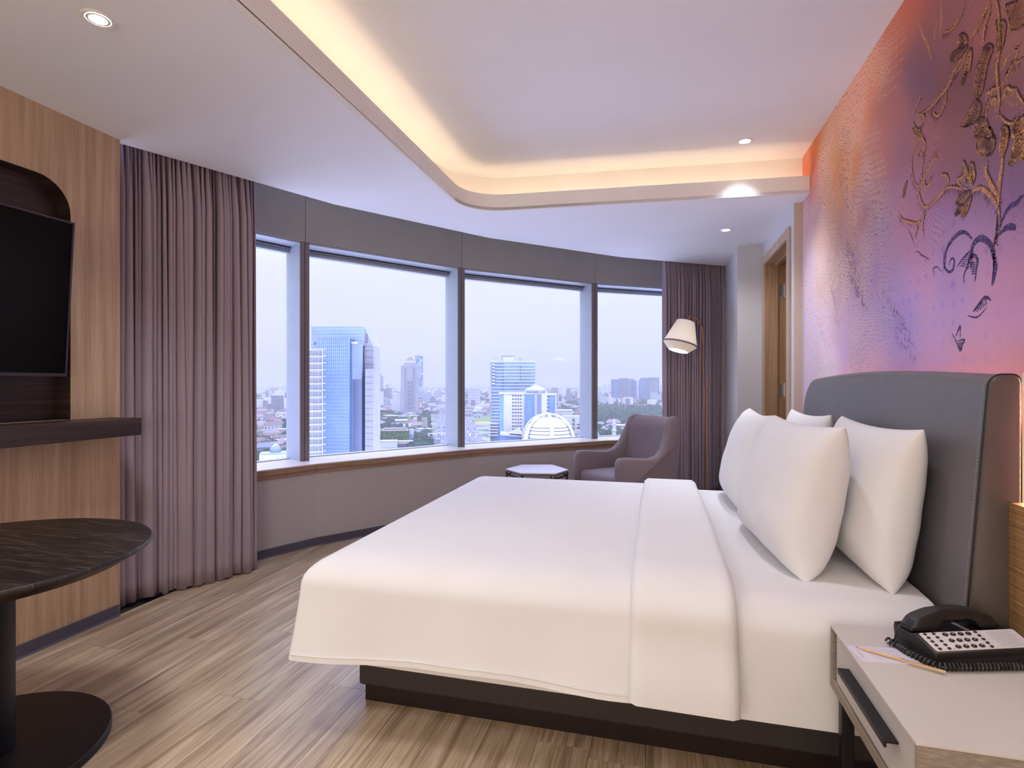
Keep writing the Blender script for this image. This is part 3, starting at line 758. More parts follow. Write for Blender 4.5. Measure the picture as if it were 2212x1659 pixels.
G(q3, [(1390,0),(1420,150),(1430,400),(1430,640),(1400,800),(1410,1000),(1430,1200),(1410,1420)], .017)
G(q3, [(1720,700),(1620,760),(1640,640),(1680,540)], .009); G(q3, [(1430,1050),(1530,900),(1560,820),(1620,750)], .010); G(q3, [(1270,1130),(1330,1090),(1390,1050)], .014); G(q3, [(1290,1240),(1340,1190),(1400,1190)], .012); G(q3, [(1620,1060),(1660,1150),(1725,1250)], .010); G(q3, [(1430,1380),(1520,1470),(1600,1470),(1660,1380)], .010); G(q3, [(1270,1440),(1280,1300),(1300,1240)], .007); G(q3, [(1480,1100),(1530,1050),(1570,1080),(1630,1060)], .010)
for kk in range(6): G(q3, [(1440 + kk * 12, 860 - kk * 30), (1500 + kk * 14, 800 - kk * 30)], .006, False)
for kk in range(7): G(q3, [(1450 + kk * 22, 1200 + kk * 14), (1500 + kk * 20, 1120 + kk * 18)], .005, False)
N(q5, [(775,20),(770,170),(800,240),(840,265),(880,230),(895,130),(860,105),(830,180)], .011)
N(q5, [(930,200),(1000,100),(1090,15),(1070,110),(1050,200),(1010,300),(1010,410)], .010); N(q5, [(1060,230),(1080,110),(1130,70),(1170,110),(1160,230),(1140,380)], .013); N(q5, [(1330,0),(1385,150),(1370,300),(1345,430)], .022)
for kk in range(6): N(q5, [(960 + kk * 16, 190 - kk * 26), (1040 + kk * 6, 200 - kk * 26)], .004)
for kk in range(6): N(q5, [(1080 + kk * 4, 160 + kk * 26), (1150, 150 + kk * 26)], .005)
N(q5, [(1120,740),(1200,640),(1270,570),(1335,605)], .014); N(q5, [(1050,780),(1110,803),(1180,797),(1290,680)], .006)
for kk in range(7): N(q5, [(1150 + kk * 20, 700 - kk * 18), (1175 + kk * 18, 745 - kk * 14)], .005)
N(q5, [(865,1000),(920,1100),(965,1205),(990,1130),(1015,1070),(930,1095)], .009); N(q5, [(910,1035),(945,950),(965,915),(965,1060)], .008)
for kk in range(4): N(q5, [(935 + kk * 8, 1120 + kk * 20), (985 - kk * 4, 1105 + kk * 22)], .005)
N(q5, [(650,280),(640,230),(690,205),(735,260)], .006)
# woven key-fret bands on the window side of the mural
fret, fretd = MB(), MB()
def fret_band(path, width, step, mb, w, kind, off, skip=0.12):
    P = smooth_pts([at_x(p[0], p[1], XM) for p in path], 12)
    z0, z1 = P[0].z, P[-1].z; n = int(abs(z1 - z0) / step)
    for i in range(n):
        if fr_.random() < skip: continue
        f = i / n * (len(P) - 1); j = min(int(f), len(P) - 2); p = P[j].lerp(P[j + 1], f - j); W_ = width * (0.75 + 0.25 * math.sin(i * .37)); h = step
        if kind == 'chev':
            c_ = p.y
            seg(mb, c_ - W_ / 2, p.z, c_, p.z - W_ * .38, w, off); seg(mb, c_, p.z - W_ * .38, c_ + W_ / 2, p.z, w, off)
        elif kind == 'key':
            q = 5; cw_ = W_ / q
            for k_ in range(q):
                a = p.y - W_ / 2 + k_ * cw_; sh_ = k_ * step * .55
                if (i + k_) % 3 == 0: seg(mb, a, p.z + sh_, a + cw_ * .85, p.z + sh_ + step * .5, w, off)
                elif (i + k_) % 3 == 1: seg(mb, a, p.z + sh_, a + cw_ * .5, p.z + sh_ + step * .3, w, off); seg(mb, a + cw_ * .5, p.z + sh_ + step * .3, a + cw_ * .5, p.z + sh_ - step * .5, w, off)
                else: seg(mb, a + cw_ * .2, p.z + sh_ - step * .4, a + cw_ * .2, p.z + sh_ + step * .4, w, off)
        elif kind == 'loz':
            q = 4; cw_ = W_ / q
            for k_ in range(q):
                a = p.y - W_ / 2 + (k_ + .5 * (i % 2)) * cw_
                seg(mb, a, p.z, a + cw_ / 2, p.z + step, w, off); seg(mb, a + cw_ / 2, p.z + step, a + cw_, p.z, w, off)
        elif kind == 'dash':
            for k_ in range(4): seg(mb, p.y - W_ / 2 + k_ * W_ / 4, p.z + k_ * step * .4, p.y - W_ / 2 + k_ * W_ / 4 + W_ / 6, p.z + k_ * step * .4 + step * .1, w, off)
fret_band([(1806, 330), (1800, 430), (1812, 520), (1806, 610)], 0.16, 0.030, fret, 0.007, 'key', 0.0003)
fret_band([(1826, 300), (1822, 400), (1826, 470)], 0.17, 0.034, fretd, 0.010, 'key', 0.00034)
fret_band([(1768, 360), (1768, 470), (1772, 560), (1776, 620)], 0.26, 0.030, fret, 0.005, 'chev', 0.00026, 0.05)
fret_band([(1796, 540), (1806, 620), (1812, 690)], 0.26, 0.026, fretd, 0.006, 'chev', 0.0003, 0.1)
fret_band([(1784, 600), (1772, 690), (1776, 750)], 0.20, 0.032, fret, 0.008, 'key', 0.00036, 0.05)
fret_band([(1774, 700), (1778, 760), (1786, 815)], 0.30, 0.040, fret, 0.007, 'loz', 0.0003, 0.0)
fret_band([(1842, 480), (1846, 560), (1850, 640), (1858, 700)], 0.20, 0.050, fret, 0.016, 'key', 0.0003, 0.1)
fret_band([(1836, 560), (1840, 620), (1866, 690)], 0.18, 0.044, fretd, 0.014, 'key', 0.00034, 0.1)
fret_band([(1930, 690), (1950, 740), (1956, 800)], 0.20, 0.040, fretd, 0.011, 'key', 0.0003, 0.05)
fret_band([(1888, 300), (1886, 360), (1896, 400)], 0.24, 0.030, fret, 0.008, 'dash', 0.0003, 0.0)
fret_band([(1930, 90), (1926, 150), (1912, 230)], 0.26, 0.030, fret, 0.006, 'dash', 0.0003, 0.0)
fret_band([(1920, 130), (1905, 200), (1890, 260)], 0.24, 0.038, fret, 0.005, 'key', 0.00034, 0.1)
fret_band([(1850, 730), (1850, 780)], 0.26, 0.022, fretd, 0.005, 'chev', 0.0003, 0.0)
fret.build('pale_fret_print', M_FRET, wr, fix=False)['kind'] = 'stuff'; fretd.build('violet_fret_print', M_FRETD, wr, fix=False)['kind'] = 'stuff'
for mb_, nm, mt in ((gold, 'gold_vine_print', M_GOLD), (gsp, 'speckled_leaf_print', M_GOLDS), (navy, 'navy_vine_print', M_NAVY), (brn, 'brown_outline_print', M_DKBR)):
    mb_.build(nm, mt, wr, fix=False)['kind'] = 'stuff'
# ================================================================== TELEVISION, SHELF
m = MB(); m.box(XL - 0.070, -2.512, 0.45, 2.212, 0.944, 1.030)
sh = MB(); sh.box(XL + 0.0005, -2.512, 0.3, 2.212, 0.944, 1.030)
o = sh.build('wall_shelf', M_WENGE, bevel=0.003, bseg=2)
tag(o, 'dark wenge floating shelf below the television, running past the oak wall end', 'shelf')
tv = empty('television', (-2.578, 1.29, 1.581), 'black flat television tilted down in the dark wall niche', 'television')
tv.rotation_euler = (0, math.radians(4.0), 0)
hw, hh = 0.611, 0.347
m = MB(); m.box(-0.030, 0.012, -hw, hw, -hh, hh); m.build('television_body', M_BEZEL, tv, bevel=0.003)
m = MB(); m.box(0.0121, 0.0135, -hw + 0.008, hw - 0.008, -hh + 0.014, hh - 0.008); m.build('screen', M_SCREEN, tv)
m = MB()
fr = [(-hw, hw, hh - 0.008, hh), (-hw, hw, -hh, -hh + 0.014), (-hw, -hw + 0.008, -hh + .014, hh - .008), (hw - 0.008, hw, -hh + .014, hh - .008)]
for a, b, c, d in fr: m.box(0.012, 0.0165, a, b, c, d)
m.build('bezel', M_BEZEL, tv)
m = MB(); m.box(-0.055, -0.030, -0.25, 0.25, -0.2, 0.2); m.build('back_cover', M_PLAST, tv, bevel=0.006)
m = MB(); m.box(-0.10, -0.055, -0.12, 0.12, -0.1, 0.1); m.build('wall_bracket', M_BLACKM, tv)

# ================================================================== ROUND TABLE
tb = empty('pedestal_table', (-2.10, 1.24, 0), 'round dark brown wooden pedestal table by the oak wall', 'table')
m = MB(); R_ = 0.492
m.lathe([(R_ - 0.06, 0.612), (R_ - 0.012, 0.640), (R_ - 0.002, 0.648), (R_, 0.652), (R_ - 0.003, 0.658), (R_ - 0.006, 0.660)], 96)
m.build('tabletop', M_TABLE, tb, smooth=30)
m = MB(); m.lathe([(0.115, 0.031), (0.115, 0.620)], 48); m.build('column', M_BLACKM, tb, smooth=40)
m = MB(); m.lathe([(0.366, 0.0005), (0.370, 0.004), (0.370, 0.026), (0.366, 0.030)], 96); m.build('base_plate', M_BLACKM, tb, smooth=30)

# ================================================================== CURTAINS
def curtain(name, p0, p1, label, seed, folds, amp, ztop=2.66, zbot=0.012):
    rnd = random.Random(seed)
    a, b = Vector(p0), Vector(p1); L = (b - a).length; d = (b - a) / L; nrm = Vector((d.y, -d.x))   # towards the room
    # irregular fold table
    wds = [rnd.uniform(0.72, 1.3) for _ in range(folds)]; tot = sum(wds); wds = [w / tot for w in wds]
    amps = [rnd.uniform(0.55, 1.25) for _ in range(folds)]; skews = [rnd.uniform(-0.25, 0.25) for _ in range(folds)]
    ed = [0]
    for w in wds: ed.append(ed[-1] + w)
    per = 10; us = []
    for i in range(folds):
        for j in range(per): us.append((ed[i] + wds[i] * j / per, i, j / per))
    us.append((1.0, folds - 1, 1.0))
    nz = 26; rings = []
    drift = [rnd.uniform(-1, 1) for _ in range(folds + 1)]
    for kz in range(nz + 1):
        t = kz / nz; z = ztop + (zbot - ztop) * t; row = []
        pin = 0.45 + 0.55 * min(1, t / 0.16)
        for u, i, ph in us:
            A_ = amp * amps[i] * pin
            q = ph + skews[i] * math.sin(PI * ph) * 0.6
            prof = 0.5 - 0.5 * math.cos(2 * PI * q)
            prof = prof ** 0.8
            sub = 0.16 * math.sin(2 * PI * (ph * 2 + 0.3 * drift[i])) * (1 - 0.6 * t)
            f = A_ * (prof + sub * 0.6) 
            lat = 0.010 * (drift[i] * (1 - ph) + drift[i + 1] * ph) * math.sin(PI * t * 1.3 + i) + 0.35 * A_ * math.sin(2 * PI * ph) * (0.6 + 0.4 * t)
            pos = a + d * (u * L + lat) + nrm * (f + 0.006 * math.sin(3 * t + i * 1.7))
            zz = z + (0.008 * math.sin(i * 2.1) if kz == nz else 0) 
            row.append((pos.x, pos.y, zz))
        rings.append(row)
    m = MB(); m.loft(rings, closed=False)
    o = m.build(name, M_CURT, smooth=180, fix=False)
    sd = o.modifiers.new('thickness', 'SOLIDIFY'); sd.thickness = 0.004; sd.offset = 0
    return tag(o, label, 'curtain', None)
K = offs(0.15)
def on_seg(i, px):
    a, b = K[i], K[i + 1]; d = ray(px, CY); e_ = b - a
    # a + s e = t d
    det = e_.x * -d[1] + d[0] * e_.y
    s = (-a.x * -d[1] + -a.y * -d[0] * -1) / det if False else ((-a.x) * (-d[1]) - (-a.y) * (-d[0])) / det
    return a + e_ * s
cl0, cl1 = on_seg(0, 232), on_seg(0, 549)
curtain('curtain', cl0, cl1, 'tall mauve curtain hanging beside the television wall', 3, 33, 0.080)
K = offs(0.13)
cr0, cr1 = on_seg(3, 1431), on_seg(3, 1572)
curtain('curtain', cr0, cr1, 'mauve curtain hanging behind the floor lamp and armchair', 11, 24, 0.064)

# ================================================================== BED
BY0, BY1 = 1.70, 3.58
BXF, BXH = -1.20, 0.79
bed = empty('bed', (0, 0, 0), 'wide double bed with charcoal upholstered base and white fitted sheet', 'bed')
m = MB(); m.box(-1.092, BXH, 1.868, 3.42, 0.062, 0.24); m.build('bed_rail', M_RAIL, bed, bevel=0.012, bseg=3)
m = MB(); m.box(-1.072, BXH, 1.885, 3.40, 0.0, 0.062); m.build('plinth', M_PLINTH, bed)
def ring_rr(x0, x1, y0, y1, r, n=8):
    return rrect(x0, x1, y0, y1, r, n)
m = MB(); rings = []
prof = [(0.00, 0.236), (0.0, 0.30), (0.004, 0.40), (0.004, 0.47)] + [(0.004 + 0.12 * (1 - math.cos(a)), 0.476 + 0.092 * math.sin(a)) for a in [PI / 2 * q / 9 for q in range(1, 10)]] + [(0.2, 0.571), (0.5, 0.574), (0.9, 0.574)]
for ins, z in prof:
    rings.append([(x, y, z) for x, y in ring_rr(BXF + ins, BXH - min(ins, 0.06) * 0.3, BY0 + ins, BY1 - ins, max(0.06 - ins * 0.05, 0.01))])
m.loft(rings)
o = m.build('mattress', M_SHEET, bed, smooth=60); o['label'] = 'mattress under a tight white fitted sheet'

# duvet
def duvet_shape(x0, x1, y0, y1, zt, hem, thick, head_open, name, mat, parent=None, r0=0.07, shoulder=0.085, seed=1, foot=True, flare=0.03, hemf=None, nside=34, sh_in=0.16):
    rnd = random.Random(seed)
    prof = []
    H = zt - shoulder
    for q in range(0, 9):
        t = q / 8; prof.append(('s', t, hem + (H - hem) * t))
    for q in range(1, 11):
        a = PI / 2 * q / 10; prof.append(('c', sh_in * (1 - math.cos(a)), H + shoulder * math.sin(a)))
    for ins in (0.21, 0.28, 0.38, 0.52, 0.66, 0.8, 0.9): prof.append(('t', ins, zt))
    W = min(x1 - x0, y1 - y0) / 2 - 0.01
    base = []
    n = 8
    rects = []
    rings = []
    for kind, a, z in prof:
        ins = 0 if kind == 's' else a
        ins = min(ins, W)
        rr = max(r0 - ins * 0.12, 0.008)
        pts = []
        X0, X1, Y0, Y1 = x0 + ins, x1 - ins, y0 + ins, y1 - ins
        # dense rounded rectangle
        def edge(p, q, k): return [(p[0] + (q[0] - p[0]) * i / k, p[1] + (q[1] - p[1]) * i / k) for i in range(k)]
        def arc(c, a0): return [(c[0] + rr * math.cos(math.radians(a0 + 90 * i / n)), c[1] + rr * math.sin(math.radians(a0 + 90 * i / n))) for i in range(n)]
        pts += edge((X0 + rr, Y0), (X1 - rr, Y0), nside); pts += arc((X1 - rr, Y0 + rr), -90)
        pts += edge((X1, Y0 + rr), (X1, Y1 - rr), nside); pts += arc((X1 - rr, Y1 - rr), 0)
        pts += edge((X1 - rr, Y1), (X0 + rr, Y1), nside); pts += arc((X0 + rr, Y1 - rr), 90)
        pts += edge((X0, Y1 - rr), (X0, Y0 + rr), nside); pts += arc((X0 + rr, Y0 + rr), 180)
        rg = []
        for (x, y) in pts:
            zz = z; xx, yy = x, y
            if kind == 's':
                k_ = 1 - a
                cx_, cy_ = (x0 + x1) / 2, (y0 + y1) / 2
                wob = 0.010 * math.sin(x * 5.3 + y * 4.1 + seed) + 0.006 * math.sin(x * 13 + y * 11 + seed * 2)
                out = flare * k_ ** 1.3 + wob * k_
                if y < Y0 + 0.03: yy = y - out
                if y > Y1 - 0.03: yy = y + out
                if foot and x < X0 + 0.03: xx = x - out * 0.9
                if hemf: zz = hemf(x, y) + (z - hem) * (H - hemf(x, y)) / (H - hem)
                zz += 0.004 * math.sin(x * 7 + y * 3) * k_
            if kind == 't':
                e_ = min(1, (ins - 0.16) / 0.35)
                zz = z + 0.010 * math.sin(e_ * PI / 2) + 0.0025 * math.sin(x * 3.1 + 1) * math.sin(y * 2.3) * e_
            if head_open and x > x1 - 0.10 and y0 + 0.03 < y < y1 - 0.03: zz = max(zz, 0.560)
            if head_open and x > x1 - 0.10 and (y <= y0 + 0.03 or y >= y1 - 0.03): pass
            rg.append((xx, yy, zz))
        rings.append(rg)
    m = MB(); n_ = len(rings[0]); vs = [p for r in rings for p in r]; fs = []
    for j in range(len(rings) - 1):
        for i in range(n_):
            fs.append((j * n_ + i, j * n_ + (i + 1) % n_, (j + 1) * n_ + (i + 1) % n_, (j + 1) * n_ + i))
    fs.append(tuple((len(rings) - 1) * n_ + i for i in range(n_)))
    m.add(vs, fs)
    return m.build(name, mat, parent, smooth=60)
HEMF = lambda x, y: 0.236 + 0.030 * min(1.0, (x + 1.26) / 0.5)
duvet = duvet_shape(-1.226, 0.17, 1.685, 3.605, 0.594, 0.240, 0.03, True, 'duvet', M_DUVET, seed=2, flare=0.022, r0=0.030, shoulder=0.105, sh_in=0.165, hemf=HEMF)
tag(duvet, 'smooth white duvet spread over the bed down to its foot', 'duvet')
# hem seam of the duvet
# the turned-back end of the duvet
def band(x0, x1, y0, y1, zt, hem, th, name, mat, parent):
    sec = []      # path across the bed from near hem to far hem: (y, z, outward normal)
    sh_ = 0.105; si_ = 0.165; H = zt - sh_
    for q in range(0, 15):
        t = q / 14; z = hem + (H - hem) * t
        sec.append((y0 - 0.030 * (1 - t) ** 1.4 - 0.006 * math.sin(t * 6), z, -1, 0))
    for q in range(1, 10):
        a = PI / 2 * q / 9; sec.append((y0 + si_ * (1 - math.cos(a)), H + sh_ * math.sin(a), -math.cos(a), math.sin(a)))
    for q in range(1, 20):
        sec.append((y0 + si_ + (y1 - y0 - 2 * si_) * q / 20, zt + 0.006 * math.sin(PI * q / 20), 0, 1))
    for q in range(0, 10):
        a = PI / 2 * (1 - q / 9); sec.append((y1 - si_ * (1 - math.cos(a)), H + sh_ * math.sin(a), math.cos(a), math.sin(a)))
    for q in range(1, 12):
        t = 1 - q / 11; sec.append((y1 + 0.02 * (1 - t), hem + (H - hem) * t, 1, 0))
    nx = 14; rings = []
    for (y, z, ny, nz) in sec:
        ring = []
        low = max(0.0, (0.5 - z) / 0.3)
        wob = 0.0015 * math.sin(y * 6) 
        X0 = x0 + wob - 0.006 * low; X1 = x1 + 0.002 * math.sin(y * 5 + 1) + 0.004 * low
        for q in range(nx + 1):
            t = q / nx; x = X0 + (X1 - X0) * t
            o_ = th * (1 - max(0, 1 - t * 14) ** 2 * 0.8) * (1 - max(0, 1 - (1 - t) * 20) ** 2 * 0.7)
            dz_ = -0.004 * t * min(1, low) if low > 0 else 0
            ring.append((x, y + ny * o_, z + nz * o_ + dz_))
        for q in range(nx, -1, -1):
            t = q / nx; x = X0 + (X1 - X0) * t
            dz_ = -0.004 * t * min(1, low) if low > 0 else 0
            ring.append((x, y + ny * 0.001, z + nz * 0.001 + dz_))
        rings.append(ring)
    m = MB(); m.loft(rings); return m.build(name, mat, parent, smooth=60)
o = band(-0.075, 0.222, 1.676, 3.602, 0.606, 0.272, 0.020, 'folded_end', M_DUVET, duvet)
o['label'] = 'turned-back end of the duvet lying as a broad band'
# stitched hem line round the lower edge of the duvet
m = MB(); pts = []
for q in range(40):
    x = -1.232 + 1.17 * q / 39; pts.append((x, 1.685 - 0.022 * 0.95 - (0.010 * math.sin(x * 5.3 + 1.685 * 4.1 + 2) + 0.006 * math.sin(x * 13 + 1.685 * 11 + 4)) * .94 - 0.0015, HEMF(x, 0) + 0.021 + 0.0037 * math.sin(x * 7 + 5)))
m.tube(pts, 0.0022, 6); m.build('hem_seam', M_DUVET, duvet, smooth=60)

# ---- pillows
def pillow_mesh(w, h, t, seed):
    rnd = random.Random(seed); N_ = 34
    ph = [rnd.uniform(0, 6) for _ in range(6)]
    def pt(u, v, s):
        # full cushion: sides drawn in a little, corners pulled out, seam round the edge
        px = w / 2 * u * (1 - 0.060 * (1 - abs(v) ** 2.2) * abs(u) ** 4)
        pz = h / 2 * v * (1 - 0.075 * (1 - abs(u) ** 2.2) * abs(v) ** 4)
        bu, bv = max(1 - abs(u) ** 3.2, 0), max(1 - abs(v) ** 3.0, 0)
        th = (bu ** 0.42) * (bv ** 0.46)
        cr_ = (abs(u) * abs(v)) ** 3
        crease = 0.0035 * math.sin(9 * u + 5 * v + ph[0]) * cr_ * 4 * (1 - cr_) + 0.0022 * math.sin(13 * v - 6 * u + ph[1]) * th * (1 - v) * 0.5
        rad = math.atan2(abs(v + 1), abs(abs(u) - 1) + 1e-3)
        pleat = 0.0030 * math.sin(rad * 16 + ph[2]) * max(0, 1 - math.hypot(abs(u) - 1, v + 1) / 0.5) * th
        belly = 1.0 + 0.16 * (-v)
        return (px, s * (t / 2 * th * belly + (crease + pleat) * min(1, th * 2)), pz)
    rings = []
    m = MB(); vs = []; fs = []
    for s in (1, -1):
        b = len(vs)
        for j in range(N_ + 1):
            for i in range(N_ + 1):
                u = -1 + 2 * i / N_; v = -1 + 2 * j / N_
                u = math.sin(u * PI / 2); v = math.sin(v * PI / 2)
                vs.append(pt(u, v, s))
        for j in range(N_):
            for i in range(N_):
                q = (b + j * (N_ + 1) + i, b + j * (N_ + 1) + i + 1, b + (j + 1) * (N_ + 1) + i + 1, b + (j + 1) * (N_ + 1) + i)
                fs.append(q if s < 0 else q[::-1])
    m.add(vs, fs); return m
def pillow(bn, bf, tn, tf, t, label, seed):
    """corner points: bottom near, bottom far, top near, top far (on the seam plane)"""
    bn, bf, tn, tf = map(Vector, (bn, bf, tn, tf))
    c = (bn + bf + tn + tf) / 4
    ax = ((bf - bn) + (tf - tn)); w = ax.length / 2; ax.normalize()
    up = ((tn - bn) + (tf - bf)); h = up.length / 2; up = (up - ax * up.dot(ax)).normalized()
    ny = up.cross(ax)
    M = Matrix((ax, ny, up)).transposed().to_4x4(); M.translation = c
    m = pillow_mesh(w * 1.02, h * 1.02, t, seed)
    o = m.build('pillow', M_PILLOW, smooth=180)
    bm = bmesh.new(); bm.from_mesh(o.data); bmesh.ops.remove_doubles(bm, verts=bm.verts, dist=0.0004); bmesh.ops.recalc_face_normals(bm, faces=bm.faces); bm.to_mesh(o.data); bm.free()
    o.data.polygons.foreach_set('use_smooth', [True] * len(o.data.polygons))
    o.matrix_world = M
    tag(o, label, 'pillow', 'white pillows propped at the headboard')
    # side seam
    return o
pillow((0.685, 1.885, 0.572), (0.675, 2.600, 0.572), (0.762, 1.90, 1.060), (0.755, 2.59, 1.062), 0.185, 'large white pillow nearest the telephone, resting against the grey headboard', 1)
pillow((0.680, 2.72, 0.568), (0.680, 3.42, 0.568), (0.750, 2.73, 1.060), (0.735, 3.40, 1.052), 0.16, 'white pillow half hidden at the far end of the headboard', 2)
pillow((0.462, 1.935, 0.568), (0.395, 2.70, 0.568), (0.566, 1.95, 1.062), (0.520, 2.66, 1.052), 0.235, 'white pillow standing in front of the pillow nearest the telephone', 3)
pillow((0.420, 2.80, 0.568), (0.420, 3.50, 0.568), (0.530, 2.79, 1.046), (0.520, 3.42, 1.056), 0.22, 'front white pillow on the window side, nearest the floor lamp', 4)

# ================================================================== HEADBOARD
hb = empty('headboard', (0.9, 2.6, 0), 'tall grey leather headboard with dark piped end behind the pillows', 'headboard')
HY0, HY1 = 1.72, 3.56
def hb_front(z): return 0.795 + 0.085 * max(0, (z - 0.56)) * 0.9 + 0.0
def ztop(y):
    s = (y - HY0) / (HY1 - HY0)
    z = 1.222 + 0.030 * math.sin(PI * min(1, s * 0.95 + 0.02)) 
    e_ = (HY1 - y)
    if e_ < 0.13: z -= 0.13 - math.sqrt(max(0.13 ** 2 - (0.13 - e_) ** 2, 0))
    return z
def section(y, x_in=0.0):
    zt = ztop(y); P = []
    for q in range(10): z = 0.1 + (zt - 0.035 - 0.1) * q / 9; P.append((hb_front(z), z))
    xf = hb_front(zt - 0.035); xb = 0.915
    for q in range(1, 6):
        a = PI / 2 * q / 5; P.append((xf + 0.030 * (1 - math.cos(a)), zt - 0.035 + 0.035 * math.sin(a)))
    for q in range(0, 5):
        a = PI / 2 * q / 4; P.append((xb - 0.018 + 0.018 * math.sin(a), zt - 0.018 + 0.018 * math.cos(a)))
    P.append((xb, 0.1)); return P
ys = [HY0 + 0.006] + [HY0 + 0.02 + (HY1 - 0.13 - HY0 - 0.02) * q / 18 for q in range(19)] + [HY1 - 0.13 + 0.13 * math.sin(PI / 2 * q / 8) for q in range(1, 9)]
m = MB(); m.loft([[(p[0] - 0.9, y - 2.6, p[1]) for p in section(y)] for y in ys]); m.build('front_panel', M_LEATH, hb, smooth=50)
sec = section(HY0 + 0.01)
cxs = sum(p[0] for p in sec) / len(sec); czs = sum(p[1] for p in sec) / len(sec)
def shrink(k, y): return [(cxs + (p[0] - cxs) * (1 - k / 0.06) - 0.9, y - 2.6, p[1] + (-k * 0.6 if p[1] > 1.15 else 0)) for p in sec]
m = MB(); m.loft([shrink(0.0, HY0 + 0.006), shrink(0.0, HY0 + 0.003), shrink(0.003, HY0 - 0.004), shrink(0.008, HY0 - 0.007)]); m.build('end_panel', M_LEATH2, hb, smooth=50)
m = MB(); m.tube([(p[0] - 0.9, HY0 + 0.003 - 2.6, p[1]) for p in sec[:-1]], 0.0035, 8); m.build('piping', M_PIPE, hb, smooth=60)
m = MB(); pts = [Vector((p[0] - 0.9 - 0.0008, HY0 + 0.020 - 2.6, p[1])) for p in sec[:16]]
dist = 0.0
for i in range(len(pts) - 1):
    a, b = pts[i], pts[i + 1]; Ls = (b - a).length; n_ = max(1, int(Ls / 0.009))
    for q in range(n_):
        p0 = a.lerp(b, q / n_); p1 = a.lerp(b, (q + 0.62) / n_); m.tube([p0, p1], 0.0011, 5)
o = m.build('stitching', M_STITCH, hb); o['kind'] = 'stuff'
m = MB(); m.box(-0.05, 0.06, -0.6, 0.6, 0.3, 0.9); m.build('wall_cleat', M_BLACKM, hb)

# ---- timber panel beside the headboard with the light strip above it
m = MB(); m.box(0.884, XM - 0.001, YB, 1.7125, 0.0, 0.893)
o = m.build('wainscot_panel', M_ZEBR, bevel=0.001, bseg=1); tag(o, 'striped zebrano wood panel behind the telephone and nightstand', 'panel')
ls = empty('headboard_light_strip', (0.940, 1.738, 0.9), 'bright vertical strip of lights glowing behind the headboard end', 'light strip')
m = MB(); m.box(-0.010, 0.030, -0.002, 0.006, -0.35, 0.33); m.build('strip_backing', M_TRIMW, ls)
m = MB()
for q in range(30): m.box(-0.004, 0.004, -0.0085, -0.0025, -0.34 + q * 0.0225, -0.34 + q * 0.0225 + 0.010)
o = m.build('light_diodes', emit('head_led', (1.0, 0.86, 0.50), 60.0), ls); o['kind'] = 'stuff'
m = MB(); m.box(-0.022, -0.015, 0.06, 1.70, 0.215, 0.245); m.build('strip_backing', M_TRIMW, ls)
m = MB(); m.box(-0.014, -0.011, 0.08, 1.68, 0.225, 0.235); m.build('glow_tape', emit('glow_tape', (1.0, 0.50, 0.28), 14.0), ls)

# ================================================================== NIGHTSTAND
NX0, NX1, NY_0, NY_1 = 0.454, 0.880, 1.152, 1.665
ns = empty('nightstand', ((NX0 + NX1) / 2, (NY_0 + NY_1) / 2, 0), 'cream nightstand with black bar handle beside the bed', 'nightstand')
ox, oy = (NX0 + NX1) / 2, (NY_0 + NY_1) / 2
def B(name, mat, x0, x1, y0, y1, z0, z1, parent=ns, bv=None):
    m = MB(); m.box(x0 - ox, x1 - ox, y0 - oy, y1 - oy, z0, z1); return m.build(name, mat, parent, bevel=bv, bseg=1)
B('top_board', M_NIGHT, NX0, NX1, NY_0, NY_1, 0.544, 0.550, bv=0.001)
B('side_panel', M_NIGHTE, NX0 + 0.001, NX1, NY_1 - 0.02, NY_1, 0.412, 0.544)
B('side_panel', M_NIGHTE, NX0 + 0.001, NX1, NY_0, NY_0 + 0.006, 0.385, 0.544)
B('bottom_board', M_NIGHTE, NX0, NX1, NY_0 + 0.006, NY_1, 0.385, 0.412, bv=0.001)
B('back_board', M_NIGHTE, NX1 - 0.01, NX1, NY_0 + 0.006, NY_1 - 0.02, 0.412, 0.544)
dr = B('drawer', M_DRAWER, NX0 + 0.003, NX0 + 0.022, NY_0 + 0.008, NY_1 - 0.048, 0.416, 0.5435, bv=0.001)
B('drawer_gap', M_BLACKM, NX0 + 0.016, NX0 + 0.022, NY_1 - 0.047, NY_1 - 0.0205, 0.413, 0.5435)
m = MB()
hx = NX0 + 0.003 - ox
m.extr([(hx, 0.500), (hx - 0.026, 0.500), (hx - 0.026, 0.486), (hx - 0.021, 0.486), (hx - 0.021, 0.495), (hx, 0.495)], 'y', 1.232 - oy, 1.520 - oy)
m.build('handle', M_BLACKM, dr, bevel=0.001, bseg=1)
for (lx, ly) in ((NX0 + 0.02, NY_1 - 0.032), (NX0 + 0.02, NY_0 + 0.002), (NX1 - 0.05, NY_1 - 0.032), (NX1 - 0.05, NY_0 + 0.002)):
    B('leg', M_BLACKM, lx, lx + 0.03, ly, ly + 0.03, 0.0, 0.385, bv=0.002)
B('foot_bar', M_BLACKM, NX0 + 0.05, NX1 - 0.05, NY_1 - 0.032, NY_1 - 0.002, 0.0, 0.03)
B('foot_bar', M_BLACKM, NX0 + 0.05, NX1 - 0.05, NY_0 + 0.002, NY_0 + 0.032, 0.0, 0.03)

# ================================================================== TELEPHONE
PA = math.radians(20.0)
PU = Vector((math.cos(PA), math.sin(PA))); PV = Vector((-math.sin(PA), math.cos(PA)))
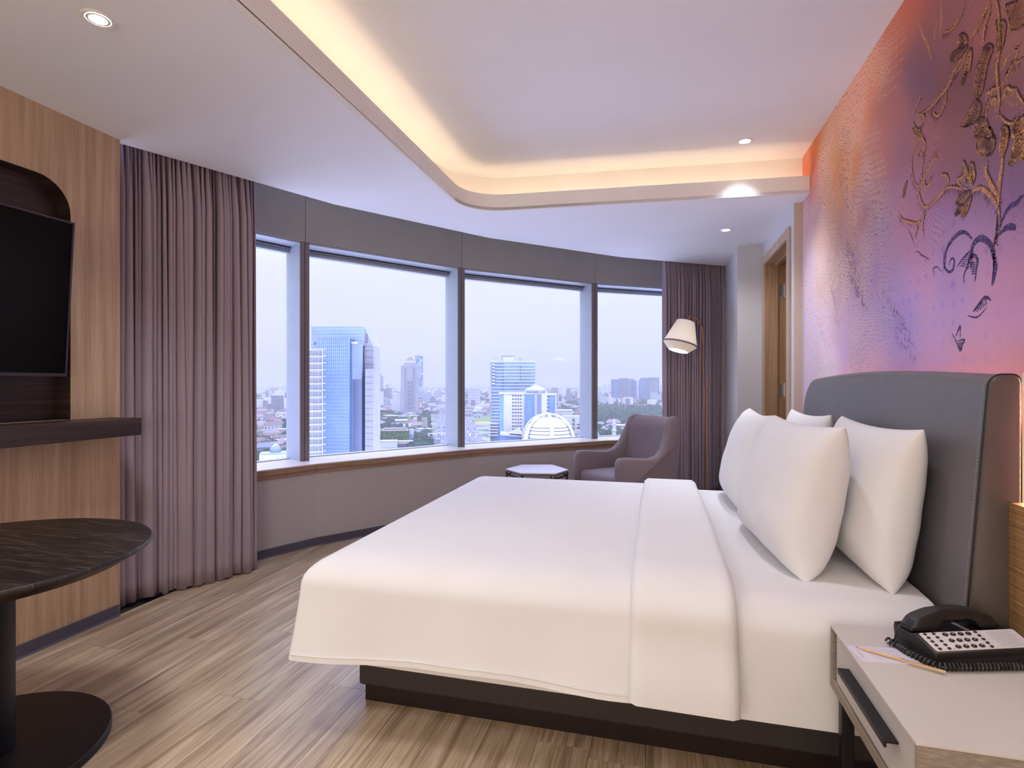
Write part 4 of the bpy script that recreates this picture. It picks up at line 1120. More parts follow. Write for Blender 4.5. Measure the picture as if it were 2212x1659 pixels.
# local frame: x along the handset, y away from the keys, z up; origin near left corner
ph = empty('telephone', (0.619, 1.468, 0.550), 'black hotel telephone with pale keypad plate on the nightstand', 'telephone', PA)
LN, DP = 0.262, 0.125
def zt_(y): return 0.030 + 0.024 * min(1, y / 0.062) + 0.004 * max(0, (y - 0.062)) / 0.063
m = MB()
pr = [(0.004, 0.003), (0.0, 0.014), (0.0, 0.028), (0.004, 0.0315), (0.062, 0.052), (0.066, 0.050), (0.070, 0.046), (0.116, 0.046), (0.119, 0.054), (DP, 0.054), (DP + .002, 0.040), (DP - .004, 0.003)]
m.extr(pr, 'x', 0.0, LN)
m.build('phone_base', M_PLAST, ph, bevel=0.0035, bseg=2)
m = MB(); m.box(0.006, LN - 0.006, 0.006, DP - 0.006, 0.0, 0.003); m.build('rubber_feet', M_PIPE, ph)
m = MB(); m.box(-0.0006, LN + .0006, -0.0006, DP - 0.002, 0.0185, 0.0197); m.build('seam_line', M_PIPE, ph)
# face plate, sloped
sl_a = math.atan2(0.0205, 0.058)
Mp = Matrix.Translation((0.0, 0.004, 0.0315)) @ Matrix.Rotation(sl_a, 4, 'X')
def lay(mb): mb.M = Mp; return mb
m = lay(MB()); m.prism(rrect(0.008, LN - 0.006, 0.003, 0.0590, 0.005, 5), 0.0002, 0.0012); plate = m.build('faceplate', M_PLATE, ph)
m = lay(MB())
for q in range(14): m.box(LN - 0.086 + 0.002 * (q % 3), LN - 0.030 + 0.004 * ((q * 7) % 4), 0.008 + q * 0.0034, 0.008 + q * 0.0034 + 0.0006, 0.0012, 0.00135)
o = m.build('printed_lines', M_PRINTG, ph); o['kind'] = 'stuff'
m = lay(MB())
def keydisc(rx, ry, h): 
    mm = lay(MB()); 
    mm.loft([[(rx * math.cos(2 * PI * i / 18) * s_, ry * math.sin(2 * PI * i / 18) * s_, z_) for i in range(18)] for s_, z_ in ((1.0, 0.0), (1.0, h * 0.7), (0.8, h))]); mm.M = None; return mm
def keyproto(rx, ry, h):
    mm = MB(); mm.loft([[(rx * math.cos(2 * PI * i / 18) * s_, ry * math.sin(2 * PI * i / 18) * s_, z_) for i in range(18)] for s_, z_ in ((1.0, 0.0), (1.0, h * 0.7), (0.8, h))])
    o = mm.build('key', M_KEY, ph, smooth=50); return o
def place(o, x, y): o.matrix_local = Mp @ Matrix.Translation((x, y, 0.0012))
small = keyproto(0.0044, 0.0034, 0.0022); first = True
for cx_ in (0.021, 0.044, 0.152):
    for r in range(5):
        o = small if first else small.copy()
        if not first: COL.objects.link(o)
        first = False
        place(o, cx_, 0.0540 - r * 0.0112)
big = keyproto(0.0070, 0.0048, 0.0030); first = True
digits = [['1', '4', '7', '*'], ['2', '5', '8', '0'], ['3', '6', '9', '#']]
def text_mesh(s, size, name, mat, parent, align='CENTER'):
    cu = bpy.data.curves.new('txt', 'FONT'); cu.body = s; cu.size = size; cu.align_x = align; cu.align_y = 'CENTER'; cu.resolution_u = 2
    t = bpy.data.objects.new('txt', cu); COL.objects.link(t)
    dg = bpy.context.evaluated_depsgraph_get(); me = bpy.data.meshes.new_from_object(t.evaluated_get(dg))
    bpy.data.objects.remove(t); me.name = name; me.materials.clear(); me.materials.append(mat)
    o = bpy.data.objects.new(name, me); COL.objects.link(o); o.parent = parent; return o
for r in range(3):
    for c in range(4):
        o = big if first else big.copy()
        if not first: COL.objects.link(o)
        first = False
        place(o, 0.070 + c * 0.0200, 0.0500 - r * 0.0185)
        tx = text_mesh(digits[r][c], 0.0062, 'key_digit', M_PRINTW, o)
        tx.matrix_local = Matrix.Translation((0, 0, 0.0031)) @ Matrix.Rotation(PI / 2, 4, 'Z')
# small legends beside the keys
m = lay(MB())
for cx_ in (0.031, 0.0535, 0.164):
    for r in range(5): m.box(cx_, cx_ + 0.004, 0.0537 - r * 0.0112, 0.0543 - r * 0.0112, 0.0012, 0.0013)
o = m.build('key_legends', M_PRINTG, ph); o['kind'] = 'stuff'
m = lay(MB()); m.box(0.0535, 0.0565, 0.0063, 0.0083, 0.0012, 0.0016); m.build('message_lamp', M_KEY, ph)
# speaker grille and grey divider in the cradle
m = MB()
for q in range(16): m.box(0.072 + q * 0.0046, 0.074 + q * 0.0046, 0.072, 0.112, 0.046, 0.0474)
o = m.build('speaker_grille', M_PLAST, ph); o['kind'] = 'stuff'
m = MB(); m.box(0.148, 0.156, 0.070, 0.116, 0.046, 0.0478); m.build('cradle_bar', M_PRINTG, ph)
# handset: arched bar with two deep ends
def hs(t):  # centre line height (local z) over t in [0,1]
    return 0.058 + 0.030 * math.sin(PI * t) ** 0.8
rings = []
HN = 36
for i in range(HN + 1):
    t = i / HN; x = 0.004 + 0.234 * t
    top_ = 0.066 + 0.032 * math.sin(PI * t) ** 0.75 - (0.010 * max(0, 1 - t * 10) ** 2 + 0.010 * max(0, 1 - (1 - t) * 10) ** 2)
    e0 = min(1, max(0, (t - 0.26) / 0.10)); e1 = min(1, max(0, (0.80 - t) / 0.10)); arch = (3 * e0 * e0 - 2 * e0 ** 3) * (3 * e1 * e1 - 2 * e1 ** 3)
    bot_ = 0.050 + arch * (top_ - 0.022 - 0.050)
    wdt = 0.021 - 0.004 * arch - 0.003 * (max(0, 1 - t * 12) ** 2 + max(0, 1 - (1 - t) * 12) ** 2)
    cy_ = 0.093
    r_ = 0.006
    prof = [(cy_ - wdt, bot_), (cy_ - wdt - 0.001, (bot_ + top_) / 2), (cy_ - wdt + 0.001, top_ - r_), (cy_ - wdt + r_, top_), (cy_ + wdt - r_, top_ + 0.001), (cy_ + wdt - 0.001, top_ - r_), (cy_ + wdt, bot_)]
    rings.append([(x, p[0], p[1]) for p in prof])
m = MB(); m.loft(rings); m.build('handset', M_PLAST, ph, smooth=38)
# curly cord
pth = [Vector(p) for p in ((-0.028, 0.112, 0.012), (-0.020, 0.090, 0.010), (-0.022, 0.050, 0.010), (-0.014, 0.015, 0.010), (-0.004, -0.012, 0.010), (0.04, -0.020, 0.010), (0.12, -0.026, 0.010), (0.24, -0.032, 0.010))]
sp_ = smooth_pts(pth, 40)
Ltot = sum((sp_[i + 1] - sp_[i]).length for i in range(len(sp_) - 1)); acc = 0; cp = []
turns = Ltot / 0.0092; steps = int(turns * 14)
cum = [0]
for i in range(len(sp_) - 1): cum.append(cum[-1] + (sp_[i + 1] - sp_[i]).length)
j = 0
for s_ in range(steps + 1):
    q = Ltot * s_ / steps
    while j < len(cum) - 2 and cum[j + 1] < q: j += 1
    f = (q - cum[j]) / max(1e-9, cum[j + 1] - cum[j]); p = sp_[j].lerp(sp_[j + 1], f); t = (sp_[j + 1] - sp_[j]).normalized()
    sd_ = Vector((t.y, -t.x, 0)).normalized(); a = 2 * PI * turns * s_ / steps
    cp.append(p + sd_ * 0.0068 * math.cos(a) + Vector((0, 0, 1)) * 0.0068 * math.sin(a))
m = MB(); m.tube(cp, 0.0026, 6); m.build('coiled_cord', M_KEY, ph, smooth=60)
m = MB(); m.tube(smooth_pts([Vector(p) for p in ((0.016, 0.100, 0.056), (-0.004, 0.100, 0.056), (-0.012, 0.102, 0.040), (-0.014, 0.106, 0.016), (-0.021, 0.110, 0.0068), (-0.0285, 0.112, 0.0052))], 6), 0.0018, 6); m.build('cord_lead', M_KEY, ph, smooth=60)

# ---- notepad and pencil
pa, pb, pc, pd = (at_z(1834, 1396, 0.553), at_z(1955, 1403, 0.553), at_z(1986, 1436, 0.553), at_z(1859, 1424, 0.553))
c = (pa + pb + pc + pd) / 4
ang = math.atan2((pb - pa).y, (pb - pa).x); w_ = 0.128; h_ = 0.074
npd = empty('notepad', (c.x, c.y, 0.550), 'small lined white notepad under the pencil on the nightstand', 'notepad', ang)
m = MB(); m.box(-w_ / 2, w_ / 2, -h_ / 2, h_ / 2, 0.0, 0.0035); m.build('paper_block', M_PAPER, npd)
m = MB()
for q in range(10): m.box(-w_ / 2 + 0.034, w_ / 2 - 0.012, h_ / 2 - 0.012 - q * 0.0056, h_ / 2 - 0.0116 - q * 0.0056, 0.0035, 0.0036)
o = m.build('ruled_lines', M_PRINTG, npd); o['kind'] = 'stuff'
m = MB(); m.box(-w_ / 2 + 0.010, -w_ / 2 + 0.012, -0.02, 0.012, 0.0035, 0.0036); m.box(w_ / 2 - 0.008, w_ / 2 - 0.0065, -0.012, 0.014, 0.0035, 0.0036); o = m.build('printed_heading', M_PRINTG, npd); o['kind'] = 'stuff'
p0, p1 = at_z(1849, 1397, 0.558), at_z(2043, 1456, 0.554)
ang = math.atan2((p1 - p0).y, (p1 - p0).x); Lp = (p1 - p0).length
pn = empty('pencil', (p0.x, p0.y, 0.5572), 'pale wooden pencil with dark lettering lying across the notepad', 'pencil', ang)
def hexring(x, r): return [(x, r * math.cos(PI / 3 * i + PI / 6), r * math.sin(PI / 3 * i + PI / 6)) for i in range(6)]
rp = 0.0036
m = MB(); m.loft([hexring(0.004, 0.0012), hexring(0.020, rp), hexring(Lp, rp)]); pbdy = m.build('pencil_shaft', M_PENCIL, pn, smooth=20)
m = MB(); m.loft([hexring(-0.001, 0.0002), hexring(0.0042, 0.00125)]); m.build('pencil_lead', M_LEAD, pn)
tx = text_mesh('MERCURE JAKARTA GATOT SUBROTO', 0.0041, 'pencil_lettering', M_PRINTK, pn, 'LEFT')
tx.matrix_local = Matrix.Translation((Lp - 0.084, -0.0016, rp * 0.866 + 0.0003)) @ Matrix.Rotation(math.radians(18), 4, 'X')
tx.data.update()

# ================================================================== ARMCHAIR
fa, na = Vector((-0.735, 4.935)), Vector((-0.285, 4.43))
lat = (na - fa).normalized(); back = Vector((-lat.y, lat.x)); back = back if back.x > 0 else -back
cang = math.atan2(lat.y, lat.x)          # local x = from far arm to near arm, local y = towards the back
cw = (na - fa).length
cc_ = (fa + na) / 2
ch = empty('armchair', (cc_.x, cc_.y, 0), 'taupe wool wing armchair standing between the bed and the curtain', 'armchair', cang)
Ly = Vector((-lat.y, lat.x)); sgn = 1 if Ly.dot(back) > 0 else -1
hwc = cw / 2
def side_profile():
    P = [(0.02, 0.15), (0.0, 0.30), (-0.005, 0.52), (0.005, 0.575), (0.03, 0.603), (0.10, 0.605), (0.22, 0.592), (0.34, 0.585), (0.42, 0.605), (0.475, 0.655), (0.515, 0.73), (0.55, 0.82), (0.575, 0.885), (0.605, 0.915), (0.655, 0.922), (0.69, 0.90), (0.69, 0.86), (0.66, 0.70), (0.615, 0.45), (0.58, 0.15)]
    return P
def side(xo, xi, nm):
    P = side_profile(); m = MB(); n_ = len(P); rings = []
    cxp = sum(p[0] for p in P) / n_; czp = sum(p[1] for p in P) / n_
    w = xi - xo
    for t, sh_ in ((0.0, 0.022), (0.12, 0.008), (0.3, 0.0), (0.7, 0.0), (0.88, 0.008), (1.0, 0.022)):
        r_ = []
        for i, (y, z) in enumerate(P):
            a = Vector(P[(i - 1) % n_]); b = Vector(P[(i + 1) % n_]); t_ = (b - a).normalized(); nn = Vector((t_.y, -t_.x))
            k_ = sh_ if z > 0.2 else 0
            # narrower towards the top of the back
            taper = -0.055 * max(0, (z - 0.6)) / 0.32 * (1 if xo > 0 else -1)
            r_.append((xo + w * t + taper, sgn * (y + nn.x * k_), z + nn.y * k_))
        rings.append(r_)
    m.loft(rings); return m.build(nm, M_CHAIR, ch, smooth=50)
side(hwc, hwc - 0.085, 'armrest'); side(-hwc, -hwc + 0.085, 'armrest')
# back panel between the wings
rings = []
for q in range(0, 15):
    z = 0.30 + 0.612 * q / 14
    t = q / 14; yb = 0.60 + 0.09 * (z - 0.3) / 0.6; yf = 0.470 + 0.105 * (z - 0.3) / 0.6
    wdt = hwc - 0.045 - 0.055 * max(0, (z - 0.6)) / 0.32
    if t > 0.85: yf += 0.045 * ((t - 0.85) / 0.15) ** 2; yb -= 0.03 * ((t - 0.85) / 0.15) ** 2
    row = [(-wdt, yf - 0.012), (-wdt * 0.5, yf + 0.012), (0, yf + 0.018), (wdt * 0.5, yf + 0.012), (wdt, yf - 0.012), (wdt, yb), (0, yb + 0.012), (-wdt, yb)]
    rings.append([(x, sgn * y, z) for x, y in row])
m = MB(); m.loft(rings); m.build('backrest', M_CHAIR, ch, smooth=50)
m = MB(); rings = []
for ins, z in ((0.012, 0.312), (0.0, 0.325), (0.0, 0.405), (0.008, 0.425), (0.025, 0.437), (0.08, 0.446), (0.18, 0.452)):
    rings.append([(x, sgn * y, z) for x, y in rrect(-hwc + 0.088 + ins * .6, hwc - 0.088 - ins * .6, 0.012 + ins, 0.50 - ins, 0.035)])
m.loft(rings); m.build('seat_cushion', M_CHAIR, ch, smooth=60)
m = MB(); m.prism([(x, sgn * y) for x, y in rrect(-hwc + 0.086, hwc - 0.086, 0.03, 0.57, 0.02)], 0.16, 0.31); m.build('seat_base', M_CHAIR, ch, bevel=0.008)
for sx, sy in ((-1, 0.06), (1, 0.06), (-1, 0.54), (1, 0.54)):
    m = MB(); m.loft([[(sx * (hwc - 0.07) + r_ * a, sgn * sy + r_ * b, z) for a, b in ((-1, -1), (1, -1), (1, 1), (-1, 1))] for r_, z in ((0.012, 0.0), (0.02, 0.17))]); m.build('leg', M_CHAIRLEG, ch)

# ================================================================== HEXAGONAL SIDE TABLE
hp = [at_z(*p, 0.45) for p in ((1092.4, 1013), (1126.8, 1003.9), (1192.9, 1003.9), (1227.9, 1014.6), (1200.7, 1022.9), (1125.8, 1022))]
hc = sum(hp, Vector((0, 0, 0))) / 6
st = empty('side_table', (hc.x, hc.y, 0), 'low hexagonal white topped side table in front of the armchair', 'side table')
hexp = [(p.x - hc.x, p.y - hc.y) for p in hp]
m = MB(); m.prism(hexp, 0.440, 0.450); m.build('tabletop', M_HEX, st, bevel=0.001, bseg=1)
m = MB(); m.prism([(x * 0.985, y * 0.985) for x, y in hexp], 0.424, 0.4398); m.build('tabletop_edge', M_HEXE, st)
for i in range(6):
    a, b = hexp[i], hexp[(i + 1) % 6]
    m = MB(); m.tube([(a[0] * .97, a[1] * .97, 0.400), (b[0] * .97, b[1] * .97, 0.400)], 0.007, 6); m.build('frame_bar', M_BLACKM, st, smooth=60)
for i in range(6):
    a = hexp[i]; m = MB(); m.tube([(a[0] * .97, a[1] * .97, 0.424), (a[0] * .97, a[1] * .97, 0.405), (a[0] * .72, a[1] * .72, 0.0)], 0.007, 6); m.build('leg', M_BLACKM, st, smooth=60)

# ================================================================== FLOOR LAMP
D_ = 5.42
base = at_d(1523, 1100, D_); lx, ly = base.x, base.y
lamp = empty('floor_lamp', (lx, ly, 0), 'arched copper floor lamp with tilted cream shade beside the right curtain', 'floor lamp')
def lp(x, y): p = at_d(x, y, D_); return Vector((p.x - lx, p.y - ly, p.z))
m = MB(); m.lathe([(0.14, 0.0), (0.14, 0.012), (0.13, 0.018), (0.02, 0.022), (0.014, 0.04)], 40); m.build('lamp_base', M_COPPER, lamp, smooth=40)
m = MB(); m.tube([(0, 0, 0.02), lp(1522, 846)], 0.0105, 12); m.build('lower_pole', M_COPPER, lamp, smooth=60)
m = MB(); m.tube([lp(1522, 853), lp(1522, 842)], 0.0145, 12); m.build('pole_joint', M_COPPER, lamp, smooth=60)
arc = smooth_pts([lp(1521.5, 846), lp(1519.5, 780), lp(1517.5, 715), lp(1512, 700), lp(1504, 687.5), lp(1497, 683), lp(1490.5, 685), lp(1486, 692.5), lp(1484.5, 698)], 8)
m = MB(); m.tube(arc, 0.0075, 12); m.build('upper_arm', M_COPPER, lamp, smooth=60)
sa, sb = lp(1481.5, 695), lp(1464.5, 757)
axis = (sb - sa).normalized(); axis = (axis + Vector((0.06 * SN, -0.06 * CS, 0))).normalized()
Ls = (sb - sa).length * 1.03
q_ = axis.to_track_quat('Z', 'Y').to_matrix().to_4x4(); q_.translation = sa
pxm = D_ / F_PX
shd = MB(); shd.M = q_
R0, R1, R2 = 19.0 * pxm, 35.5 * pxm, 21.0 * pxm
Lb = Ls * 0.80
outp = [(R0, 0.0), (R0 + (R1 - R0) * 0.5, Lb * 0.47), (R1, Lb * 0.94), (R1 + 0.001, Lb * 0.97), (R2, Ls)]
shd.lathe(outp + [(R2 - 0.003, Ls), (R1 - 0.004, Lb * 0.96), (R0 - 0.004, 0.004), (R0 - 0.03, 0.004)], 64, cap=False)
so = shd.build('lamp_shade', M_SHADE, lamp, smooth=25)
m = MB(); m.M = q_; m.lathe([(R1 + 0.0015, Lb * 0.925), (R1 + 0.0028, Lb * 0.94), (R1 + 0.0028, Lb * 0.97), (R1 - 0.001, Lb * 0.985)], 64, cap=False); m.build('shade_band', M_SHADEBAND, lamp, smooth=40)
m = MB(); m.M = q_; m.lathe([(0.001, -0.001), (R0 - 0.002, 0.0)], 48, cap=False); m.lathe([(0.001, -0.02), (0.012, -0.02), (0.014, 0.0)], 16); m.build('shade_cap', M_SHADE, lamp, smooth=40)
m = MB(); m.M = q_; m.lathe([(R2 - 0.004, Ls - 0.004), (0.001, Ls - 0.012)], 48, cap=False); ld = bpy.data.lights.new('lamp_bulb', 'POINT'); ld.energy = 0.22; ld.color = (1.0, 0.9, 0.8); ld.shadow_soft_size = 0.03
lo = bpy.data.objects.new('lamp_bulb', ld); COL.objects.link(lo); lo.parent = lamp; lo.location = q_ @ Vector((0, 0, Ls * 0.5))
m.build('diffuser', emit('lamp_diffuser', (1.0, 0.97, 0.93), E_LAMP), lamp, smooth=60)

# ================================================================== RECESSED DOWNLIGHTS
def downlight(p, label, r=0.048, tilt=(0, 0), watts=E_DOWN, cone=95, lens=18.0, soft=0.07):
    o = empty('downlight', p, label, 'downlight', 0, None)
    m = MB(); m.lathe([(r, 0.0), (r, -0.003), (r * 0.93, -0.006), (r * 0.74, -0.004), (r * 0.70, 0.0)], 40, cap=False); m.build('trim_ring', M_TRIMW, o, smooth=40)
    Mt = Matrix.Rotation(tilt[0], 4, 'X') @ Matrix.Rotation(tilt[1], 4, 'Y')
    m = MB(); m.M = Mt; m.lathe([(r * 0.69, -0.0045), (r * 0.60, -0.006), (r * 0.52, -0.005)], 40, cap=False); m.build('gimbal', M_TRIMW, o, smooth=40)
    m = MB(); m.M = Mt; m.lathe([(r * 0.55, -0.0048), (0.0005, -0.0052)], 32, cap=False); m.build('lens', emit('downlight_lens', (1.0, 0.97, 0.92), lens), o)
    ld = bpy.data.lights.new('downlight_beam', 'SPOT'); ld.energy = watts; ld.color = C_DOWN; ld.spot_size = math.radians(cone); ld.spot_blend = 0.85; ld.shadow_soft_size = soft
    lo = bpy.data.objects.new('downlight_beam', ld); COL.objects.link(lo); lo.parent = o
    lo.location = (0, 0, -0.02); lo.rotation_euler = (tilt[0], tilt[1], 0)
    return o
def aim(p, target):
    d = Vector(target) - Vector(p); th = math.atan2(math.hypot(d.x, d.y), -d.z)
    return d
def aimed(p, label, target=None, **kw):
    if target is None: return downlight(p, label, **kw)
    o = downlight(p, label, **kw)
    for c in o.children:
        if c.type == 'LIGHT':
            d = (Vector(target) - (Vector(p) + Vector((0, 0, -0.02)))); c.rotation_euler = d.to_track_quat('-Z', 'Y').to_euler()
    return o
# ------------------------------------------------------------------ place the lamps
aimed(at_z(212, 40, ZC) + Vector((0, 0, -0.0005)), 'downlight in the low ceiling above the television wall', r=0.052, watts=62, cone=130, soft=0.2, lens=30)
aimed(at_z(1609, 305, ZT) + Vector((0, 0, -0.0005)), 'downlight in the raised ceiling nearest the mural', r=0.046, watts=48, cone=84, lens=22)
aimed(at_z(1568, 497, ZC) + Vector((0, 0, -0.0005)), 'downlight in the low ceiling in front of the door', r=0.046, watts=22, cone=140, lens=22)
for q, (x, y, z, w_) in enumerate(((0.12, 2.12, ZT, 27), (-0.9, 0.0, ZT, 14), (0.1, 0.1, ZT, 24), (-1.9, -0.1, ZC, 44), (-0.5, -1.2, ZT, 24))):  # added out-of-view downlights, brightening bed, pillows and floor
    aimed(Vector((x, y, z - 0.0005)), ('added unseen fill downlight above the near side of the bed', 'added unseen fill downlight above the foot walkway', 'added unseen fill downlight above the viewer', 'added unseen fill downlight in the low ceiling behind the viewer', 'added unseen fill downlight in the raised ceiling behind the viewer')[q], watts=w_, cone=120)
GL = offs(0.66)
# added out-of-frame globe lamp, warm fill for bed side and oak wall
gl_ = empty('added_globe_lamp', (0.80, 0.62, 1.42), 'added out-of-frame globe fill lamp on the mural beside the nightstand', 'wall lamp')
m = MB(); m.lathe([(0.002 + 0.10 * math.sin(PI * q / 16), -0.10 * math.cos(PI * q / 16)) for q in range(17)], 32); m.build('globe', emit('fill_globe', (1.0, 0.80, 0.58), 3.0), gl_, smooth=60)
m = MB(); m.tube([(0.09, 0, 0), (0.178, 0, 0)], 0.012, 10); m.tube([(0.17, 0, 0), (0.1785, 0, 0)], 0.05, 24); m.build('wall_bracket', M_COPPER, gl_, smooth=40)
ld = bpy.data.lights.new('fill_globe_bulb', 'POINT'); ld.energy = 22; ld.color = (1.0, 0.80, 0.60); ld.shadow_soft_size = 0.105
lo = bpy.data.objects.new('fill_globe_bulb', ld); COL.objects.link(lo); lo.parent = gl_
# daylight portals in the window openings
for i in range(4):
    a, b = GL[i], GL[i + 1]
    ld = bpy.data.lights.new('window_portal', 'AREA'); ld.shape = 'RECTANGLE'; ld.size = (b - a).length; ld.size_y = 1.7
    ld.cycles.is_portal = True
    lo = bpy.data.objects.new('window_portal', ld); COL.objects.link(lo)
    mid_ = (a + b) / 2; nrm = Vector((-(b - a).y, (b - a).x)).normalized()
    lo.location = (mid_.x + nrm.x * 0.09, mid_.y + nrm.y * 0.09, 1.44)
    lo.rotation_euler = Vector((-nrm.x, -nrm.y, 0)).to_track_quat('-Z', 'Z').to_euler()

# ================================================================== THE CITY
GZ = -80.0
rnd = random.Random(21)
def gD(yb): return (EYE - GZ) * F_PX / (yb - CY)
def cityplain(name, c, rough=0.8, spec=0.2, var=0.06, scale=0.05): return plain(name, tuple(min(0.80, q * 0.50) for q in c), rough, 0, spec, var, scale)
C_WHITE = cityplain('city_white', (1.05, 1.03, 1.07)); C_CONC = cityplain('city_concrete', (0.56, 0.55, 0.60)); C_PALE = cityplain('city_pale_grey', (0.66, 0.66, 0.72))
C_CREAM = cityplain('city_cream', (0.74, 0.68, 0.56)); C_GREY = cityplain('city_grey', (0.33, 0.34, 0.42)); C_DARK = cityplain('city_dark', (0.10, 0.12, 0.20))
C_WIN = cityplain('city_window_dark', (0.16, 0.18, 0.26), 0.3, 0.5); C_WINL = cityplain('city_window_pale', (0.36, 0.38, 0.46), 0.3, 0.5)
C_BLUE = cityplain('city_glass_blue', (0.40, 0.66, 1.05), 0.25, 0.5, 0.15, 0.08); C_BLUEL = cityplain('city_glass_light_blue', (0.72, 0.90, 1.25), 0.25, 0.5, 0.12, 0.08)
C_BLUED = cityplain('city_glass_deep_blue', (0.18, 0.33, 0.66), 0.25, 0.5, 0.15, 0.08); C_SLATE = cityplain('city_slate_blue', (0.26, 0.32, 0.56), 0.35, 0.4, 0.12)
C_MULL = cityplain('city_mullion', (0.86, 0.98, 1.2)); C_RED = cityplain('city_roof_red', (0.28, 0.18, 0.165)); C_REDP = cityplain('city_roof_pink', (0.42, 0.31, 0.31))
C_GRROOF = cityplain('city_roof_grey', (0.34, 0.33, 0.40)); C_LIME = cityplain('city_lime', (0.52, 0.66, 0.10)); C_PURP = cityplain('city_purple', (0.20, 0.10, 0.28)); C_TEAL = cityplain('city_teal', (0.22, 0.58, 0.68))
C_ORANGE = cityplain('city_orange_sign', (0.85, 0.25, 0.10)); C_YEL = cityplain('city_yellow', (0.70, 0.48, 0.10)); C_IVY = cityplain('city_ivy', (0.10, 0.20, 0.06), 0.9, 0.1, 0.6, 0.25); C_LAWN = cityplain('city_lawn', (0.25, 0.36, 0.12), 0.9, 0.1, 0.2)
C_ROAD = cityplain('city_road', (0.32, 0.31, 0.36), 0.9, 0.1); C_TREE = cityplain('city_tree', (0.05, 0.088, 0.055), 0.95, 0.05, 0.6, 0.06); C_MINT = cityplain('city_mint', (0.55, 0.70, 0.66))
class Bld:
    def __init__(s, name, label, cat, px, D, rot=0.0, group=None):
        s.px, s.D = px, D
        s.th = 0.0 if name == 'glass_tower' else math.atan((px - CX) / F_PX)      # fronts turned towards this hotel
        p = at_d(px, CY, D); s.r = empty(name, (p.x, p.y, GZ), label, cat, YAW - s.th + rot, group)
    def X(s, px):
        if s.th == 0.0: return (px - s.px) / F_PX * s.D
        return s.D / math.cos(s.th) * math.tan(math.atan((px - CX) / F_PX) - s.th)
    def Z(s, py): return EYE + (CY - py) / F_PX * s.D - GZ
    def part(s, name, mat, mb, parent=None, **k): return mb.build(name, mat, parent or s.r, fix=k.pop('fix', False), **k)
    def box(s, name, mat, x0, x1, ytop, d0, d1, ybot=None, parent=None):
        m = MB(); m.box(s.X(x0), s.X(x1), d0, d1, s.Z(ybot) if ybot is not None else 0.0, s.Z(ytop)); return s.part(name, mat, m, parent)
    def many(s, name, mat, cells, d0, d1, parent=None):
        """individual windows sharing one mesh; cells = [(x0,x1,y0,y1)] in photo pixels, all of one size"""
        x0, x1, y0, y1 = cells[0]; w, h = s.X(x1) - s.X(x0), s.Z(y0) - s.Z(y1)
        m = MB(); m.box(-w / 2, w / 2, d0, d1, -h / 2, h / 2); o = s.part(name, mat, m, parent)
        for q, (a, b, c, d) in enumerate(cells):
            if q: o = o.copy(); COL.objects.link(o)
            o.location = (s.X((a + b) / 2), 0, s.Z((c + d) / 2))
    def grid(s, name, mat, x0, x1, y0, y1, nx, ny, d, t=0.22, parent=None, proud=0.25):
        m = MB()
        for i in range(nx + 1):
            x = s.X(x0) + (s.X(x1) - s.X(x0)) * i / nx; m.box(x - t / 2, x + t / 2, d - proud, d, s.Z(y1), s.Z(y0))
        for j in range(ny + 1):
            z = s.Z(y1) + (s.Z(y0) - s.Z(y1)) * j / ny; m.box(s.X(x0), s.X(x1), d - proud, d, z - t / 2, z + t / 2)
        o = s.part(name, mat, m, parent); o['kind'] = 'stuff'; return o
FOOT = []          # (x, depth, radius) kept free of small houses
def keep(px, D, r): FOOT.append(((px - CX) / F_PX * D, D, r))

# -- blue glass tower cluster in the second window
b = Bld('glass_tower', 'tall blue glass office tower with slanted crown seen through the second window', 'building', 730, 262)
o = b.box('tower_block', C_BLUEL, 673, 786.5, 706, 0, 16); b.grid('curtain_wall', C_MULL, 673, 786.5, 706, 975, 27, 37, 0, 0.16)
o = b.box('front_block', C_BLUE, 696, 763, 733, -7, 0); b.grid('curtain_wall', C_MULL, 696, 763, 733, 985, 16, 34, -7, 0.17)
b.box('parapet_band', C_PALE, 708, 760, 735.5, -7.3, -7, 736.8)
b.box('corner_block', C_BLUEL, 766.5, 786.5, 745, -4, 0); b.grid('corner_fins', C_MULL, 766.5, 786.5, 745, 985, 14, 16, -4, 0.14)
b.box('dark_recess', C_SLATE, 763, 766.5, 734, -4.2, -0.5)
for q in range(14): b.box('vertical_fin', C_SLATE, 767.6 + q * 1.38, 768.15 + q * 1.38, 820, -4.4, -4)
m = MB(); P = [(786.5, 706), (805, 747), (805, 985), (786.5, 985)]
m.loft([[(b.X(x), dd, max(0, b.Z(y))) for x, y in P] for dd in (0.5, 15)]); b.part('side_slab', C_PALE, m, fix=True)
b.box('side_panel', C_CONC, 788.5, 807.5, 751, -1, 0.4)
for q in range(16): b.box('panel_joint', C_GREY, 789, 807.4, 758 + q * 14.4, -1.12, -1, 758.5 + q * 14.4)
for q in range(4): b.box('louvre', C_GREY, 789.5, 794, 723 + q * 5, 0.2, 0.5, 725 + q * 5)
b.box('dark_slit', C_DARK, 787, 788.3, 748, -2, 0.4); b.box('dark_slit', C_DARK, 795.2, 796.6, 797, -6.4, -4)  # narrow dark slits beside the side slab and annex
b.box('annex_slab', C_PALE, 796.6, 813.5, 798, -6.5, 4)
for q in range(13): b.box('panel_joint', C_GREY, 796.8, 813.3, 815 + q * 13.2, -6.6, -6.5, 815.4 + q * 13.2)
b.box('roof_sign', C_GREY, 678.5, 694.5, 740, -0.35, -0.05, 744.5); b.box('roof_sign', C_WHITE, 765, 778, 740, -4.5, -4.05, 745)
b = Bld('apartment_tower', 'white apartment block with gridded balconies in front of the blue glass tower', 'building', 670, 236)
b.box('tower_block', C_WHITE, 640, 697, 756, 0, 14)
